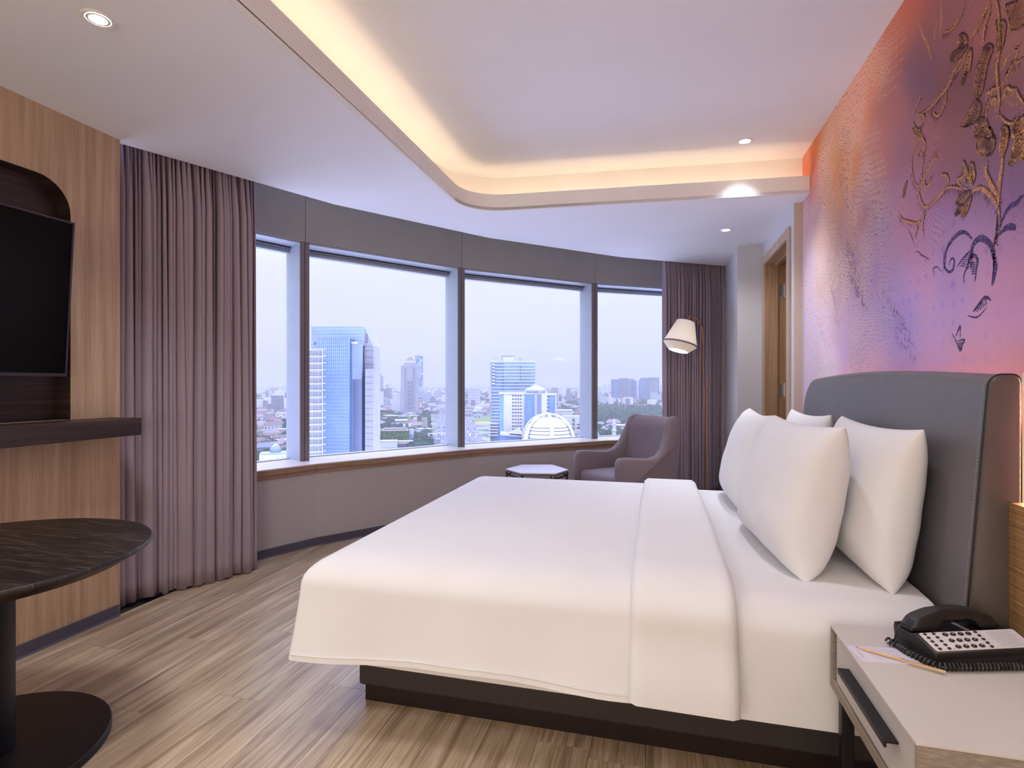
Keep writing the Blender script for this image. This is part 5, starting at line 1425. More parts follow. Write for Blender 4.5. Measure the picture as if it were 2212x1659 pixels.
cells = [(x, x + 5.2, 759.5 + 14.75 * j, 769.5 + 14.75 * j) for j in range(16) for x in (667.5, 675.2, 682, 689.2)]
cells += [(x, x + 5.2, 759.5 + 14.75 * j, 769.5 + 14.75 * j) for j in range(16) for x in (652.0, 659.8)]
b.many('window', C_WINL, cells, -0.12, 0.0)
cells = [(c[0] + 0.3, c[1] - 0.3, c[2] + q * 3.5 + 1.9, c[2] + q * 3.5 + 2.6) for c in cells for q in range(3)]
m = MB()
for c in cells: m.box(b.X(c[0]), b.X(c[1]), -0.3, -0.12, b.Z(c[3]), b.Z(c[2]))
for j in range(16):
    for x in (670, 677.7, 684.6, 691.8): m.box(b.X(x - .25), b.X(x + .25), -0.28, -0.12, b.Z(769.5 + 14.75 * j), b.Z(759.5 + 14.75 * j))
o = b.part('window_bars', C_WHITE, m); o['kind'] = 'stuff'
for j in range(17): b.box('floor_slab', C_WHITE, 640, 703.5, 754 + 14.75 * j, -0.9, 0.0, 755.3 + 14.75 * j)
b.box('corner_pier', C_WHITE, 695.6, 697.2, 755, -0.6, 0.0)
keep(735, 262, 45); keep(670, 236, 30)

# -- pyramid topped office tower and its neighbours
b = Bld('office_tower', 'pale office tower with small red pyramid roof in the second window', 'building', 886, 1450)
b.box('tower_block', C_PALE, 866, 906, 790, 0, 45, 893); b.box('setback', C_PALE, 872, 900, 784, 4, 40, 790); b.box('setback', C_WHITE, 876, 896, 779, 6, 36, 784)
m = MB(); m.add([(b.X(875.5), 6, b.Z(779)), (b.X(896.5), 6, b.Z(779)), (b.X(896.5), 32, b.Z(779)), (b.X(875.5), 32, b.Z(779)), (b.X(886), 19, b.Z(770))], [(0, 1, 4), (1, 2, 4), (2, 3, 4), (3, 0, 4)]); b.part('pyramid_roof', C_REDP, m)
b.box('podium', C_GRROOF, 852, 905, 889, -14, 45); 
for q in range(4): b.box('podium_floor', C_PALE, 852, 905, 890.5 + q * 2.3, -14.6, -14, 891.3 + q * 2.3)
m = MB()
for j in range(19):
    for x in (873.5, 875.5, 877.5, 892, 894, 896): m.box(b.X(x), b.X(x + 0.8), -0.4, 0, b.Z(797.5 + j * 4.9), b.Z(795 + j * 4.9))
for j in range(9):
    for x in (880.5, 882.3, 884.1, 886.6, 888.4, 890.2): m.box(b.X(x), b.X(x + 0.8), -0.4, 0, b.Z(831 + j * 9), b.Z(823.5 + j * 9) if j < 7 else b.Z(824 + j * 9))
o = b.part('window_slots', C_WIN, m); o['kind'] = 'stuff'
keep(886, 1450, 60)
b = Bld('slim_tower', 'slim mottled glass tower standing behind the pyramid-roofed office tower', 'building', 906, 1700)
b.box('tower_block', C_BLUEL, 897, 914, 769, 0, 30)
m = MB(); r_ = random.Random(4)
for j in range(40):
    for i in range(6):
        if r_.random() < 0.5: m.box(b.X(897.3 + i * 2.8), b.X(899.2 + i * 2.8), -0.5, 0, b.Z(772.5 + j * 2.9), b.Z(770.4 + j * 2.9))
o = b.part('dark_panels', C_SLATE, m); o['kind'] = 'stuff'; keep(906, 1700, 40)
b.box('roof_block', C_PALE, 902, 909, 766.5, 6, 20, 769)
b = Bld('billboard_tower', 'narrow tower with bright orange and white advertising board at the road', 'billboard', 909, 1380); b.box('pylon', C_PALE, 904.5, 912.5, 862, 0, 8); b.box('advert_board', C_ORANGE, 905, 912, 866, -1.2, 0, 884); b.box('advert_panel', C_WHITE, 906.2, 910.8, 869, -1.6, -1.2, 881); b.box('dark_cap', C_DARK, 905, 912.5, 859.5, 0, 8, 861.5)
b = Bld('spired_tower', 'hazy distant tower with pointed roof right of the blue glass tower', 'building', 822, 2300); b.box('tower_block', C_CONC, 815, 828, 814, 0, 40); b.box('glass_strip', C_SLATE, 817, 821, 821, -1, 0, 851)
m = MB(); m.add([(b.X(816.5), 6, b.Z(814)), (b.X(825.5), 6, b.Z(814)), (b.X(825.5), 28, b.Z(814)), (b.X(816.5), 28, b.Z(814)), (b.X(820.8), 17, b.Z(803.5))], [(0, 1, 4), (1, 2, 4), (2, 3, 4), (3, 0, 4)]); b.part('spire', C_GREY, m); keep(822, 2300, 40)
def simple(label, x0, x1, yt, yb, mat, bands=0, bmat=None, dep=None, D=None, roof=None, cat='building', name='city_block', vert=0, grp=None):
    D = D or gD(yb); b = Bld(name, label, cat, (x0 + x1) / 2, D, 0, grp); w = b.X(x1) - b.X(x0); dep = dep or max(8, w * 0.7)
    b.box('block', mat, x0, x1, yt, 0, dep)
    bmat = bmat or C_WIN
    for q in range(bands):
        h = (yb - yt) / bands; o = b.box('window_band', bmat, x0 + (x1 - x0) * .06, x1 - (x1 - x0) * .06, yt + h * (q + 0.35), -0.35, 0, yt + h * (q + 0.75))
    for q in range(vert):
        h = (x1 - x0) / vert; b.box('window_strip', bmat, x0 + h * (q + .3), x0 + h * (q + .7), yt + (yb - yt) * .06, -0.35, 0, yb - (yb - yt) * .05)
    if roof: b.box('roof_block', roof, x0 + (x1 - x0) * .3, x0 + (x1 - x0) * .7, yt - (yb - yt) * .08, dep * .2, dep * .7, yt)
    keep((x0 + x1) / 2, D, w * 0.8); return b
simple('dark blue far office block left of the pyramid-roofed tower', 833.5, 839.5, 831, 853, C_SLATE, 6)
simple('white far apartment tower beside the dark blue office block', 840.5, 848, 828.5, 854, C_WHITE, 7, C_PALE, roof=C_WHITE)
simple('dark cubic building left of the pyramid-roofed tower', 845, 858.5, 852, 875, C_SLATE, 0, roof=C_WHITE)
simple('pale curved-front building with white bands behind the dark cube', 851, 866, 864, 875.5, C_WHITE, 4)
simple('white hospital-like block at the edge of the blue glass tower', 814, 825, 852, 866, C_WHITE, 3)
simple('white building with many window bands under the spired tower', 825, 836.5, 860, 881, C_WHITE, 6)
simple('grey-blue building joined to the banded white building', 837, 843, 861, 880, C_BLUEL, 5)
simple('tall pale block with red stripes right of the orange billboard', 914, 922.5, 840, 864, C_WHITE, 0, C_RED, vert=2)
simple('white block on the far skyline right of the slim tower', 938, 945, 836, 846, C_WHITE, 3, C_PALE)
simple('small white hall beside the red striped block', 924, 936, 852, 858, C_WHITE, 1)

# -- third window
b = Bld('cylinder_tower', 'pale round tower with many white floor rings at the left of the third window', 'building', 1023.5, 1900)
m = MB(); R_ = (b.X(1036) - b.X(1011)) / 2; m.lathe([(R_, 0), (R_, b.Z(838))], 28, (0, R_, 0)); b.part('tower_drum', C_SLATE, m, smooth=40)
for q in range(10):
    m = MB(); m.lathe([(R_ + 0.9, b.Z(840.7 + q * 3.45)), (R_ + 0.9, b.Z(838.2 + q * 3.45))], 28, (0, R_, 0)); b.part('floor_ring', C_WHITE, m, smooth=40)
b.box('crown', C_WHITE, 1016, 1032, 830.5, 10, 34, 838); keep(1023, 1900, 60)
b.box('podium', C_WHITE, 1008, 1050, 874.5, -10, 30, 877)
b = Bld('slab_tower', 'tall slab office tower with white floor bands behind the twin-winged hotel', 'building', 1108, 690)
b.box('tower_block', C_BLUE, 1060.5, 1156, 781.5, 0, 22)
b.box('teal_glass', cityplain('city_glass_teal', (0.52, 0.78, 0.92), 0.25, 0.5, 0.1), 1088, 1155.5, 784, -0.4, 0, 826)
for q in range(20): b.box('floor_band', C_WHITE, 1069.5 if 0 < q < 7 else 1062, 1155, 789.3 + q * 6.93 - 0.4, -1.5, 0, 791.0 + q * 6.93)
b.box('parapet', C_WHITE, 1060, 1156, 780, -1, 22, 783.5)
b.box('corner_column', C_PALE, 1059, 1062.5, 782, -1.4, 2)
for q in range(7): b.box('corner_balcony', C_WHITE, 1063, 1069, 786 + q * 6.9, -3, 0, 789.5 + q * 6.9)
b.box('dark_pane_column', C_SLATE, 1123.5, 1125.5, 792, -0.6, 0, 823); b.box('dark_pane_column', C_SLATE, 1085.5, 1087.5, 797, -0.6, 0, 845)
b.box('plant_room', C_WHITE, 1086.5, 1110, 769.3, 6, 16, 780); b.box('plant_roof', C_GREY, 1085, 1111, 768.6, 5, 17, 769.4); b.box('stair_frame', C_PALE, 1082, 1086, 769, 6, 10, 780)
b.box('roof_rail', C_PALE, 1062, 1077, 774, 2, 2.5, 775); b.box('roof_rail', C_PALE, 1062, 1062.8, 774, 2, 2.5, 781); b.box('roof_rail', C_PALE, 1070, 1070.6, 774, 2, 2.5, 781); b.box('antenna_box', C_PALE, 1120, 1128, 773, 6, 10, 780); b.box('roof_unit', C_BLUEL, 1133, 1140, 777, 6, 10, 780)
for q in range(5): b.box('podium_band', C_WHITE, 1056, 1076, 914 + q * 6, -6 - q * 1.2, 0, 916.5 + q * 6)
keep(1108, 690, 70)
b = Bld('hotel_block', 'white and blue twin-winged hotel block with a small pyramid roof behind the ribbed dome', 'building', 1140, 600)
b.box('left_wing', C_WHITE, 1088, 1131, 850, 0, 24); b.box('left_blue_strip', C_BLUE, 1079.5, 1088, 851, 0.5, 24); b.box('left_cornice', C_WHITE, 1077.5, 1134, 848.5, -1, 24, 851.5)
b.many('window', C_WIN, [(x, x + 4.0, 854.0 + 7.27 * j, 856.8 + 7.27 * j) for j in range(12) for x in (1106, 1111.8, 1117.5, 1123.2)], -0.3, 0.0)
b.box('centre_glass', C_BLUE, 1133, 1154, 852, 1.0, 24); b.grid('centre_mullions', C_BLUED, 1133, 1154, 852, 925, 4, 20, 1.0, 0.18)
b.box('centre_column', C_PALE, 1131, 1133.5, 849, -0.5, 24); b.box('centre_column', C_PALE, 1154, 1161, 850, -0.5, 24); b.box('grey_glass', cityplain('city_glass_grey', (0.40, 0.46, 0.62), 0.25, 0.5), 1161, 1169.5, 852, 0.4, 24)
b.box('right_wing', C_WHITE, 1169.5, 1184, 850, -0.6, 24); b.box('right_glass', C_BLUE, 1185, 1199.5, 852.5, 0.5, 24); b.grid('right_mullions', C_BLUED, 1185, 1199.5, 852.5, 915, 3, 18, 0.5, 0.18); b.box('right_cornice', C_WHITE, 1184, 1202, 851, -1, 24, 854); b.box('right_pier', C_WHITE, 1199.5, 1201.5, 853, -0.5, 24)
b.many('side_window', C_WIN, [(1181, 1184.5, 855.5 + 7.7 * j, 858.3 + 7.7 * j) for j in range(8)], -0.9, -0.55)
b.box('roof_terrace', C_WHITE, 1131, 1184, 849, 0, 22, 852)
m = MB(); ax_, ay_ = b.X(1157), 11
m.add([(b.X(1135), -1, b.Z(843)), (b.X(1179), -1, b.Z(843)), (b.X(1179), 23, b.Z(843)), (b.X(1135), 23, b.Z(843)), (ax_, ay_, b.Z(832))], [(0, 1, 4), (1, 2, 4), (2, 3, 4), (3, 0, 4), (3, 2, 1, 0)]); b.part('pyramid_roof', C_PALE, m)
for cx_, cy_ in ((1135, -1), (1179, -1), (1135, 23), (1179, 23)):
    m = MB(); m.tube([(b.X(cx_), cy_, b.Z(850)), (b.X(cx_), cy_, b.Z(843)), (ax_, ay_, b.Z(831.5))], 0.5, 6); b.part('roof_rib', C_WHITE, m)
m = MB()
for q in range(12): m.box(b.X(1136 + q * 3.6), b.X(1137.2 + q * 3.6), -0.9, -0.6, b.Z(849), b.Z(845.5))
o = b.part('roof_railing', C_GREY, m); keep(1140, 600, 55)
b = Bld('glass_annex', 'low blue glass annex with a small glazed pyramid left of the ribbed dome', 'building', 1104, 575)
m = MB(); m.add([(b.X(1080), -12, 0), (b.X(1128), -2, 0), (b.X(1128), 14, 0), (b.X(1080), 14, 0), (b.X(1080), -12, b.Z(937)), (b.X(1128), -2, b.Z(944)), (b.X(1128), 14, b.Z(944)), (b.X(1080), 14, b.Z(937))], [(0, 1, 5, 4), (1, 2, 6, 5), (2, 3, 7, 6), (3, 0, 4, 7), (4, 5, 6, 7)]); b.part('glass_block', C_BLUED, m, fix=True)
m = MB(); m.add([(b.X(1081), -13, b.Z(939)), (b.X(1129), -3, b.Z(944.5)), (b.X(1129), 15, b.Z(942)), (b.X(1081), 15, b.Z(936)), (b.X(1081), -13, b.Z(936.5)), (b.X(1129), -3, b.Z(942)), (b.X(1129), 15, b.Z(940)), (b.X(1081), 15, b.Z(934))], [(0, 1, 5, 4), (1, 2, 6, 5), (2, 3, 7, 6), (3, 0, 4, 7), (4, 5, 6, 7)]); b.part('eaves', C_PALE, m, fix=True)
m = MB(); m.add([(b.X(1100), -6, b.Z(936)), (b.X(1128), -3, b.Z(938)), (b.X(1128), 12, b.Z(936)), (b.X(1100), 12, b.Z(935)), (b.X(1122), 2, b.Z(925))], [(0, 1, 4), (1, 2, 4), (2, 3, 4), (3, 0, 4)]); b.part('glass_pyramid', C_PALE, m)
for q in ((1100, -6, 936), (1128, -3, 938)):
    m = MB(); m.tube([(b.X(q[0]), q[1], b.Z(q[2])), (b.X(1122), 2, b.Z(925))], 0.25, 5); b.part('pyramid_rib', C_WHITE, m)
# ribbed dome
D0 = 560.0
b = Bld('ribbed_dome', 'large white dome with arched ribs and louvred tiers in the third window', 'building', 1184, D0)
RD = 58 / F_PX * D0; zb = b.Z(953); zt0 = b.Z(893); Hd = zt0 - zb
m = MB(); m.lathe([(RD * 0.98, 0), (RD * 0.98, zb)], 48); b.part('drum', C_PALE, m, smooth=40)
m = MB()
for q in range(40): 
    a = 2 * PI * q / 40; m.box(RD * math.cos(a) - .35, RD * math.cos(a) + .35, RD * math.sin(a) - .35, RD * math.sin(a) + .35, zb - 4, zb)
b.part('drum_posts', C_WHITE, m)
def dome_r(t): return RD * math.cos(t * PI / 2 * 0.98) ** 0.75
tiers = [(0.0, 0.14), (0.165, 0.275), (0.30, 0.395), (0.42, 0.505), (0.53, 0.60)]
for t0, t1 in tiers:
    m = MB(); z0 = zb + Hd * t0; z1 = zb + Hd * t1
    def rr_(f): return RD * 0.93 * math.sqrt(max(0, 1 - (f * 0.99) ** 1.9))
    m.lathe([(rr_(t0) , z0), (rr_(t1), z1), (rr_(t1) - 1.2, z1)], 48, cap=False); b.part('roof_tier', C_WHITE, m, smooth=40)
m = MB(); m.lathe([(RD * 0.93 * math.sqrt(max(0, 1 - (f * 0.99) ** 1.9)) * 0.965, zb + Hd * f) for f in [0, .1, .2, .3, .4, .5, .6]], 48, cap=False); b.part('grey_louvres', C_GREY, m, smooth=60)  # grey louvres set just inside the white tiers
m = MB(); m.lathe([(rr_(0.60) * 0.98, zb + Hd * 0.60), (rr_(0.72) * 0.9, zb + Hd * 0.72), (rr_(0.85) * 0.75, zb + Hd * 0.82), (2.0, zb + Hd * 0.88), (0.1, zb + Hd * 0.89)], 40, cap=False); b.part('cap_shell', C_WHITE, m, smooth=60)
for q in range(6):
    a = math.radians(-90 + 8 + q * 60); ca, sa_ = math.cos(a), math.sin(a)
    rings = []
    for j in range(15):
        f = j / 14; r_ = (RD * 1.02) * math.sqrt(max(0, 1 - f ** 2.1)) + 0.4; z = zb + Hd * f * 1.02; w_ = 2.2 - 0.9 * f; th = 1.1
        t_ = Vector((-sa_, ca)); rings.append([(r_ * ca + t_.x * w_, r_ * sa_ + t_.y * w_, z), (r_ * ca - t_.x * w_, r_ * sa_ - t_.y * w_, z), ((r_ - th) * ca - t_.x * w_, (r_ - th) * sa_ - t_.y * w_, z - th), ((r_ - th) * ca + t_.x * w_, (r_ - th) * sa_ + t_.y * w_, z - th)])
    m = MB(); m.loft(rings); b.part('arched_rib', C_WHITE, m, smooth=40)
keep(1184, D0, 50)
simple('wide white pavilion with angled roof behind the right of the dome', 1200, 1237, 886, 899, C_WHITE, 2, C_PALE, D=gD(903))
simple('white T-shaped canopy building right of the dome', 1215, 1252, 899, 901.5, C_WHITE, 0, D=gD(925), cat='canopy', name='canopy'); simple('cream tower-like stair block below the white canopy', 1236, 1242, 903, 930, C_CREAM, 3, D=gD(935))
simple('white building with grey window strips behind the pavilion', 1206, 1222, 868, 880, C_WHITE, 4, C_GREY)
simple('pale school-like block with three dark doors beside the mullion', 1248, 1263, 868, 878, C_PALE, 0, C_GREY, vert=3)
simple('twin pale far tower left of its twin on the skyline', 1202, 1214, 838, 849, C_CREAM, 4, C_PALE); simple('twin pale far tower right of its twin on the skyline', 1219, 1230, 834, 850, C_PALE, 5, C_WHITE, roof=C_PALE)
# -- fourth window
b = Bld('dark_glass_complex', 'dark blue stepped office complex in the rightmost window', 'building', 1348, 2400)
for x0, x1, yt, d0, mt in ((1320, 1327, 820, 0, C_SLATE), (1325.5, 1335, 820.5, -8, C_BLUED), (1335, 1343, 818, 0, C_SLATE), (1342, 1356, 817, 4, C_GREY), (1355, 1364, 821, 2, C_SLATE), (1363, 1370, 820, 6, C_GREY), (1369.5, 1376, 822, 0, C_BLUED)): b.box('office_wing', mt, x0, x1, yt, d0, 50)
b.box('roof_plant', C_PALE, 1356, 1368, 818, 10, 40, 821)
for q in range(14): b.box('floor_line', C_PALE, 1320, 1376, 824 + q * 2.7, -8.4, -8, 824.3 + q * 2.7)
keep(1348, 2400, 90)
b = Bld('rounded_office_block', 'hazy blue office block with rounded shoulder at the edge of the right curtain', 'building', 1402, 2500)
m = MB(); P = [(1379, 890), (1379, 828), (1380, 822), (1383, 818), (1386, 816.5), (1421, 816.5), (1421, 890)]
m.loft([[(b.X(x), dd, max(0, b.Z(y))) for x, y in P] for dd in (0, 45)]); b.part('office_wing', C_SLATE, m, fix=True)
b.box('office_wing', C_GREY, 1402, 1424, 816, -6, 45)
for q in range(15): b.box('floor_line', C_PALE, 1403.5, 1420, 824 + q * 2.7, -6.6, -6, 825 + q * 2.7)
keep(1402, 2500, 90)
for q, a in enumerate(((1298.5, 1303, 832, 850), (1303.5, 1308, 831.5, 850), (1308, 1314, 833, 849), (1314, 1319, 831, 850))): simple('pale far apartment slab of the row left of the dark blue complex', *a, (C_WHITE, C_PALE)[q % 2], 0, C_PALE, vert=2, grp='row of pale far apartment slabs')
simple('white banded office block at the left of the rightmost window', 1297, 1314, 857.5, 877, C_PALE, 7, C_WHITE); simple('plain white tower joined to the banded office block', 1314, 1325, 859, 878, C_WHITE, 0)
simple('white-framed block with a dark panel before the dark blue complex', 1325.5, 1340.5, 861.5, 876, C_WHITE, 0, C_SLATE, vert=1); simple('small white banded block between two white buildings', 1342.5, 1350, 865, 878, C_WHITE, 3)
simple('dark flat office with white edge beside the terraced hotel', 1350.5, 1361, 861.5, 881, C_GREY, 0); simple('cream terraced hotel with reddish roof in the rightmost window', 1361, 1381, 862, 876, C_CREAM, 4, C_GREY, roof=C_REDP)
simple('white base block below the rounded office block', 1404, 1417, 860, 870, C_WHITE, 2, C_PALE)
b = Bld('minaret', 'slender white minaret with onion dome in the rightmost window', 'minaret', 1326.5, gD(948))
m = MB(); s_ = b.D / F_PX; m.lathe([(4.2 * s_, 0), (4.0 * s_, b.Z(934)), (5.0 * s_, b.Z(931.5)), (5.0 * s_, b.Z(928.5)), (3.4 * s_, b.Z(928)), (3.2 * s_, b.Z(918)), (3.9 * s_, b.Z(916)), (3.9 * s_, b.Z(914.5)), (2.6 * s_, b.Z(914)), (2.5 * s_, b.Z(911))], 12); b.part('shaft', C_WHITE, m)
m = MB(); m.lathe([(2.4 * s_, b.Z(911)), (3.1 * s_, b.Z(909.5)), (2.4 * s_, b.Z(907.6)), (0.6 * s_, b.Z(906.3)), (0.1 * s_, b.Z(903.5))], 14); b.part('onion_dome', C_WHITE, m, smooth=60); keep(1326, b.D, 20)
b = Bld('teal_dome', 'turquoise dome partly hidden by the third mullion', 'dome', 1287, gD(955)); s_ = b.D / F_PX
m = MB(); m.lathe([(8.5 * s_ * math.cos(PI / 2 * q / 8), b.Z(945) + 13 * s_ * math.sin(PI / 2 * q / 8)) for q in range(9)], 28); b.part('dome_shell', C_TEAL, m, smooth=60); m = MB(); m.lathe([(9 * s_, 0), (9 * s_, b.Z(945))], 20); b.part('drum', C_WHITE, m)
b = Bld('white_tent_hall', 'low hall with a white peaked tent roof left of the minaret', 'building', 1304, gD(937)); m = MB()
m.loft([[(b.X(x), dd, b.Z(y)) for x, y in ((1295, 928.5), (1300, 924.5), (1304, 922.5), (1308, 924.5), (1313, 929), (1304, 930))] for dd in (0, 16)]); b.part('tent_roof', C_WHITE, m, fix=True); b.box('hall_wall', C_PALE, 1297, 1311, 929.5, 1, 15)
# -- second window low: shops, billboard, ivy wall, bridge
b = Bld('ivy_building', 'long low building covered in green ivy below the pyramid-roofed tower', 'building', 853, gD(956)); b.box('ivy_wall', C_IVY, 824, 884, 931.5, 0, 26); b.box('roof_edge', C_CREAM, 826.5, 882, 929.8, -0.5, 26, 931.5); b.box('tiled_roof', C_REDP, 828, 880, 927, 4, 26, 930); b.box('roof_hut', C_WHITE, 871, 876.5, 918.5, 12, 18, 924); b.box('roof_hut', C_WHITE, 883, 889, 918.5, 16, 22, 925); keep(853, b.D, 42)
b = Bld('blue_white_billboard', 'tall blue and white advertising board at the end of the ivy building', 'billboard', 889, gD(954)); b.box('white_board', C_WHITE, 884.2, 894, 927, 0, 3, 949); b.box('blue_board', C_BLUE, 884.4, 894, 938.5, -0.3, 0, 946.5); b.box('mast', C_GREY, 888, 890, 949, 0.5, 2.5)
b = Bld('white_warehouse', 'long plain white warehouse just above the second window sill', 'building', 838, gD(968)); b.box('warehouse_hall', C_WHITE, 818, 858.5, 954.5, 0, 18); b.box('roof_edge', C_PALE, 817.5, 859, 953.5, -0.4, 18, 954.6); b.box('side_yard_roof', C_CREAM, 859, 893, 955, 4, 16, 961); b.box('side_yard_wall', C_PURP, 859, 884, 961, 3, 16); keep(838, b.D, 35)
b = Bld('lime_purple_shop', 'colourful shop with lime green boxes and a purple fascia', 'building', 880, gD(920)); b.box('purple_hall', C_PURP, 861, 898, 910.5, 0, 24); b.box('white_roof', C_WHITE, 853, 885, 907.5, -2, 24, 910); b.box('lime_box', C_LIME, 881, 888.5, 901.5, -3, 6, 910.5); b.box('lime_box', C_LIME, 870, 881, 911.5, -3, -1, 917); b.box('white_box', C_WHITE, 893, 901, 903, -2, 10, 911); b.box('maroon_box', C_RED, 902, 906, 899, 0, 8, 908); keep(880, b.D, 30)
b = Bld('cream_billboard', 'big cream advertising board standing on a mast above the trees', 'billboard', 917, gD(942)); b.box('board', C_CREAM, 911, 923.3, 902, 0, 2.5, 926.5); b.box('mast', C_GREY, 916.3, 918, 926, 0.6, 2); b.box('dark_figure', C_GREY, 914, 916, 908, -0.2, 0, 911.5); b.box('dark_figure', C_REDP, 914.5, 919, 921, -0.2, 0, 924)
simple('cream house with dark windows among trees right of the blue glass tower', 825, 836, 903.5, 912, C_CREAM, 2); simple('white sign board at the left of the ivy building', 813, 823, 938, 947, C_WHITE, 0, cat='billboard', name='sign_board')
b = Bld('footbridge', 'white covered footbridge crossing the busy highway', 'bridge', 950, gD(958)); b.box('deck_roof', C_WHITE, 924, 978, 936, 0, 4, 938); b.box('deck', C_PALE, 928, 978, 943.5, 0, 4, 945.5); b.box('stair_tower', C_WHITE, 924, 928.3, 936, -1, 5, 952.5)
m = MB()
for q in range(16): m.box(b.X(929 + q * 3), b.X(929.4 + q * 3), -0.2, 0.2, b.Z(944), b.Z(938))
b.part('deck_posts', C_GREY, m); b.box('pier', C_PALE, 950, 952, 945, 1, 3)
b = Bld('flyover', 'curved white flyover beyond the highway', 'bridge', 962, 2000)
m = MB(); rings = []
for q in range(12):
    x = b.X(926 + q * 5); y = -60 + 70 * math.sin(q / 11 * 2.4); z = b.Z(866 - 5 * math.sin(q / 11 * PI)); rings.append([(x, y - 5, z - 2), (x, y + 5, z - 2), (x, y + 5, z + 1.5), (x, y - 5, z + 1.5)])
m.loft(rings); b.part('deck', C_WHITE, m, fix=True)
for q in (1, 4, 7, 10): b.box('pier', C_PALE, 926 + q * 5 - 0.7, 926 + q * 5 + 0.7, 865, -20, -16)
# -- first window: mosque and the larger houses
b = Bld('mosque', 'white mosque with a patterned mint dome at the left window sill', 'mosque', 595, gD(1010)); s_ = b.D / F_PX
b.box('prayer_hall', C_WHITE, 560, 640, 983, 0, 20); b.box('roof_edge', C_MINT, 563, 640, 979.5, 1, 19, 983)
m = MB(); m.lathe([(11.0 * s_, b.Z(979.5)), (11.4 * s_, b.Z(976)), (10.4 * s_, b.Z(970)), (7.5 * s_, b.Z(964.5)), (3.5 * s_, b.Z(961.6)), (0.2 * s_, b.Z(960.5))], 32, (0, 9, 0)); b.part('dome_shell', C_MINT, m, smooth=60)
cells = [(x, x + 4.4, 987.5, 993) for x in (597, 607.5, 618, 628)]; b.many('arched_window', C_MINT, cells, -0.2, 0.0)
m = MB()
for j in range(6):
    for i in range(24):
        a = 2 * PI * (i + (j % 2) * .5) / 24; f = j / 6; r_ = (11.4 - 0.2 * j - 7 * max(0, f - .3) ** 1.6) * s_; z = b.Z(977.5 - j * 2.3); m.box(r_ * math.cos(a) - .28, r_ * math.cos(a) + .28, 9 + r_ * math.sin(a) - .28, 9 + r_ * math.sin(a) + .28, z - .3, z + .3)
o = b.part('dome_lattice', C_SLATE, m); o['kind'] = 'stuff'; keep(595, b.D, 30)
def house(label, x0, x1, yt, ye, yb, wall, roof, windows=0, D=None, gname='house'):
    b = Bld(gname, label, 'house', (x0 + x1) / 2, D or gD(yb)); w = b.X(x1) - b.X(x0); d = max(9, w * 0.55)
    b.box('house_wall', wall, x0, x1, ye, 0, d)
    m = MB(); e_ = 0.6; m.add([(b.X(x0) - e_, -e_, b.Z(ye)), (b.X(x1) + e_, -e_, b.Z(ye)), (b.X(x1) + e_, d + e_, b.Z(ye)), (b.X(x0) - e_, d + e_, b.Z(ye)), (b.X(x0) + w * .12, d / 2, b.Z(yt)), (b.X(x1) - w * .12, d / 2, b.Z(yt))], [(0, 1, 5, 4), (1, 2, 5), (2, 3, 4, 5), (3, 0, 4), (3, 2, 1, 0)]); b.part('roof', roof, m, fix=True)
    if windows: b.many('window', C_WIN, [(x0 + (x1 - x0) * (q + .3) / windows, x0 + (x1 - x0) * (q + .7) / windows, ye + (yb - ye) * .3, ye + (yb - ye) * .6) for q in range(windows)], -0.2, 0.0)
    keep((x0 + x1) / 2, b.D, w * 0.7)
house('grey hip-roofed hall left of the mosque dome', 553, 588, 957, 967, 985, C_GREY, C_GRROOF)
house('white house with a grey roof right of the mosque dome', 600, 617, 949, 954, 968, C_WHITE, C_GRROOF, 1)
house('long white row building with reddish roof beyond the sports field', 570, 609, 916, 919.5, 930, C_WHITE, C_RED, 5)
house('cream house with orange roof at the left of the long white row', 556, 570, 916, 920, 932, C_CREAM, C_REDP, 2)
house('long white shed among trees in the left window', 586, 614, 899, 900.5, 905, C_WHITE, C_WHITE)
house('wide red-roofed school with cream walls in the left window', 556, 588, 880, 886, 892, C_CREAM, C_RED, 6)
house('cream hall with a low pale roof far off in the left window', 573, 602, 866, 868, 874, C_CREAM, C_PALE)
house('white villa with white gables left of the mosque', 583, 602, 944, 947, 954, C_WHITE, C_WHITE, 2)
house('white house with a flat porch below the red-roofed school', 584, 592, 884, 888, 896, C_WHITE, C_REDP, 1)
house('banded white block at the left mullion', 608, 620, 879, 881, 886, C_WHITE, C_PALE, 3)
# sports field, lawns, roads
def ground_poly(name, pts, mat, label=None, cat=None, z=0.3):
    P = [at_z(x, y, GZ + z) for x, y in pts]; c = sum(P, Vector((0, 0, 0))) / len(P); m = MB(); m.prism([(p.x - c.x, p.y - c.y) for p in P], -0.4, 0.0)
    o = m.build(name, mat); o.location = (c.x, c.y, GZ + z)
    if label: tag(o, label, cat)
    else: struct(o)
    return o
ground_poly('lawn_1', [(560, 946), (625, 944), (625, 932), (566, 934)], C_LAWN); ground_poly('lawn_2', [(1018, 911), (1064, 910), (1064, 896), (1036, 897), (1024, 901)], C_LAWN)
ground_poly('lawn_3', [(815, 922), (822, 930), (826, 926), (822, 918)], C_LAWN)
ground_poly('street_1', [(925, 1010), (1000, 1010), (985, 900), (948, 872), (936, 874), (944, 915)], C_ROAD); ground_poly('street_2', [(995, 1000), (1062, 985), (1030, 925), (1012, 895), (1001, 895), (1003, 930)], C_ROAD)
ground_poly('street_3', [(1030, 914), (1070, 914), (1070, 911), (1024, 911.5)], C_YEL)
gm = MB(); gm.box(-9000, 9000, 60, 30000, -1.0, 0.0)
k = NT('city_ground'); v = k.coord((1, 1, 1)); nz = k.noise(v, 0.02, 6, 0.7); n2 = k.noise(v, 0.0025, 3)
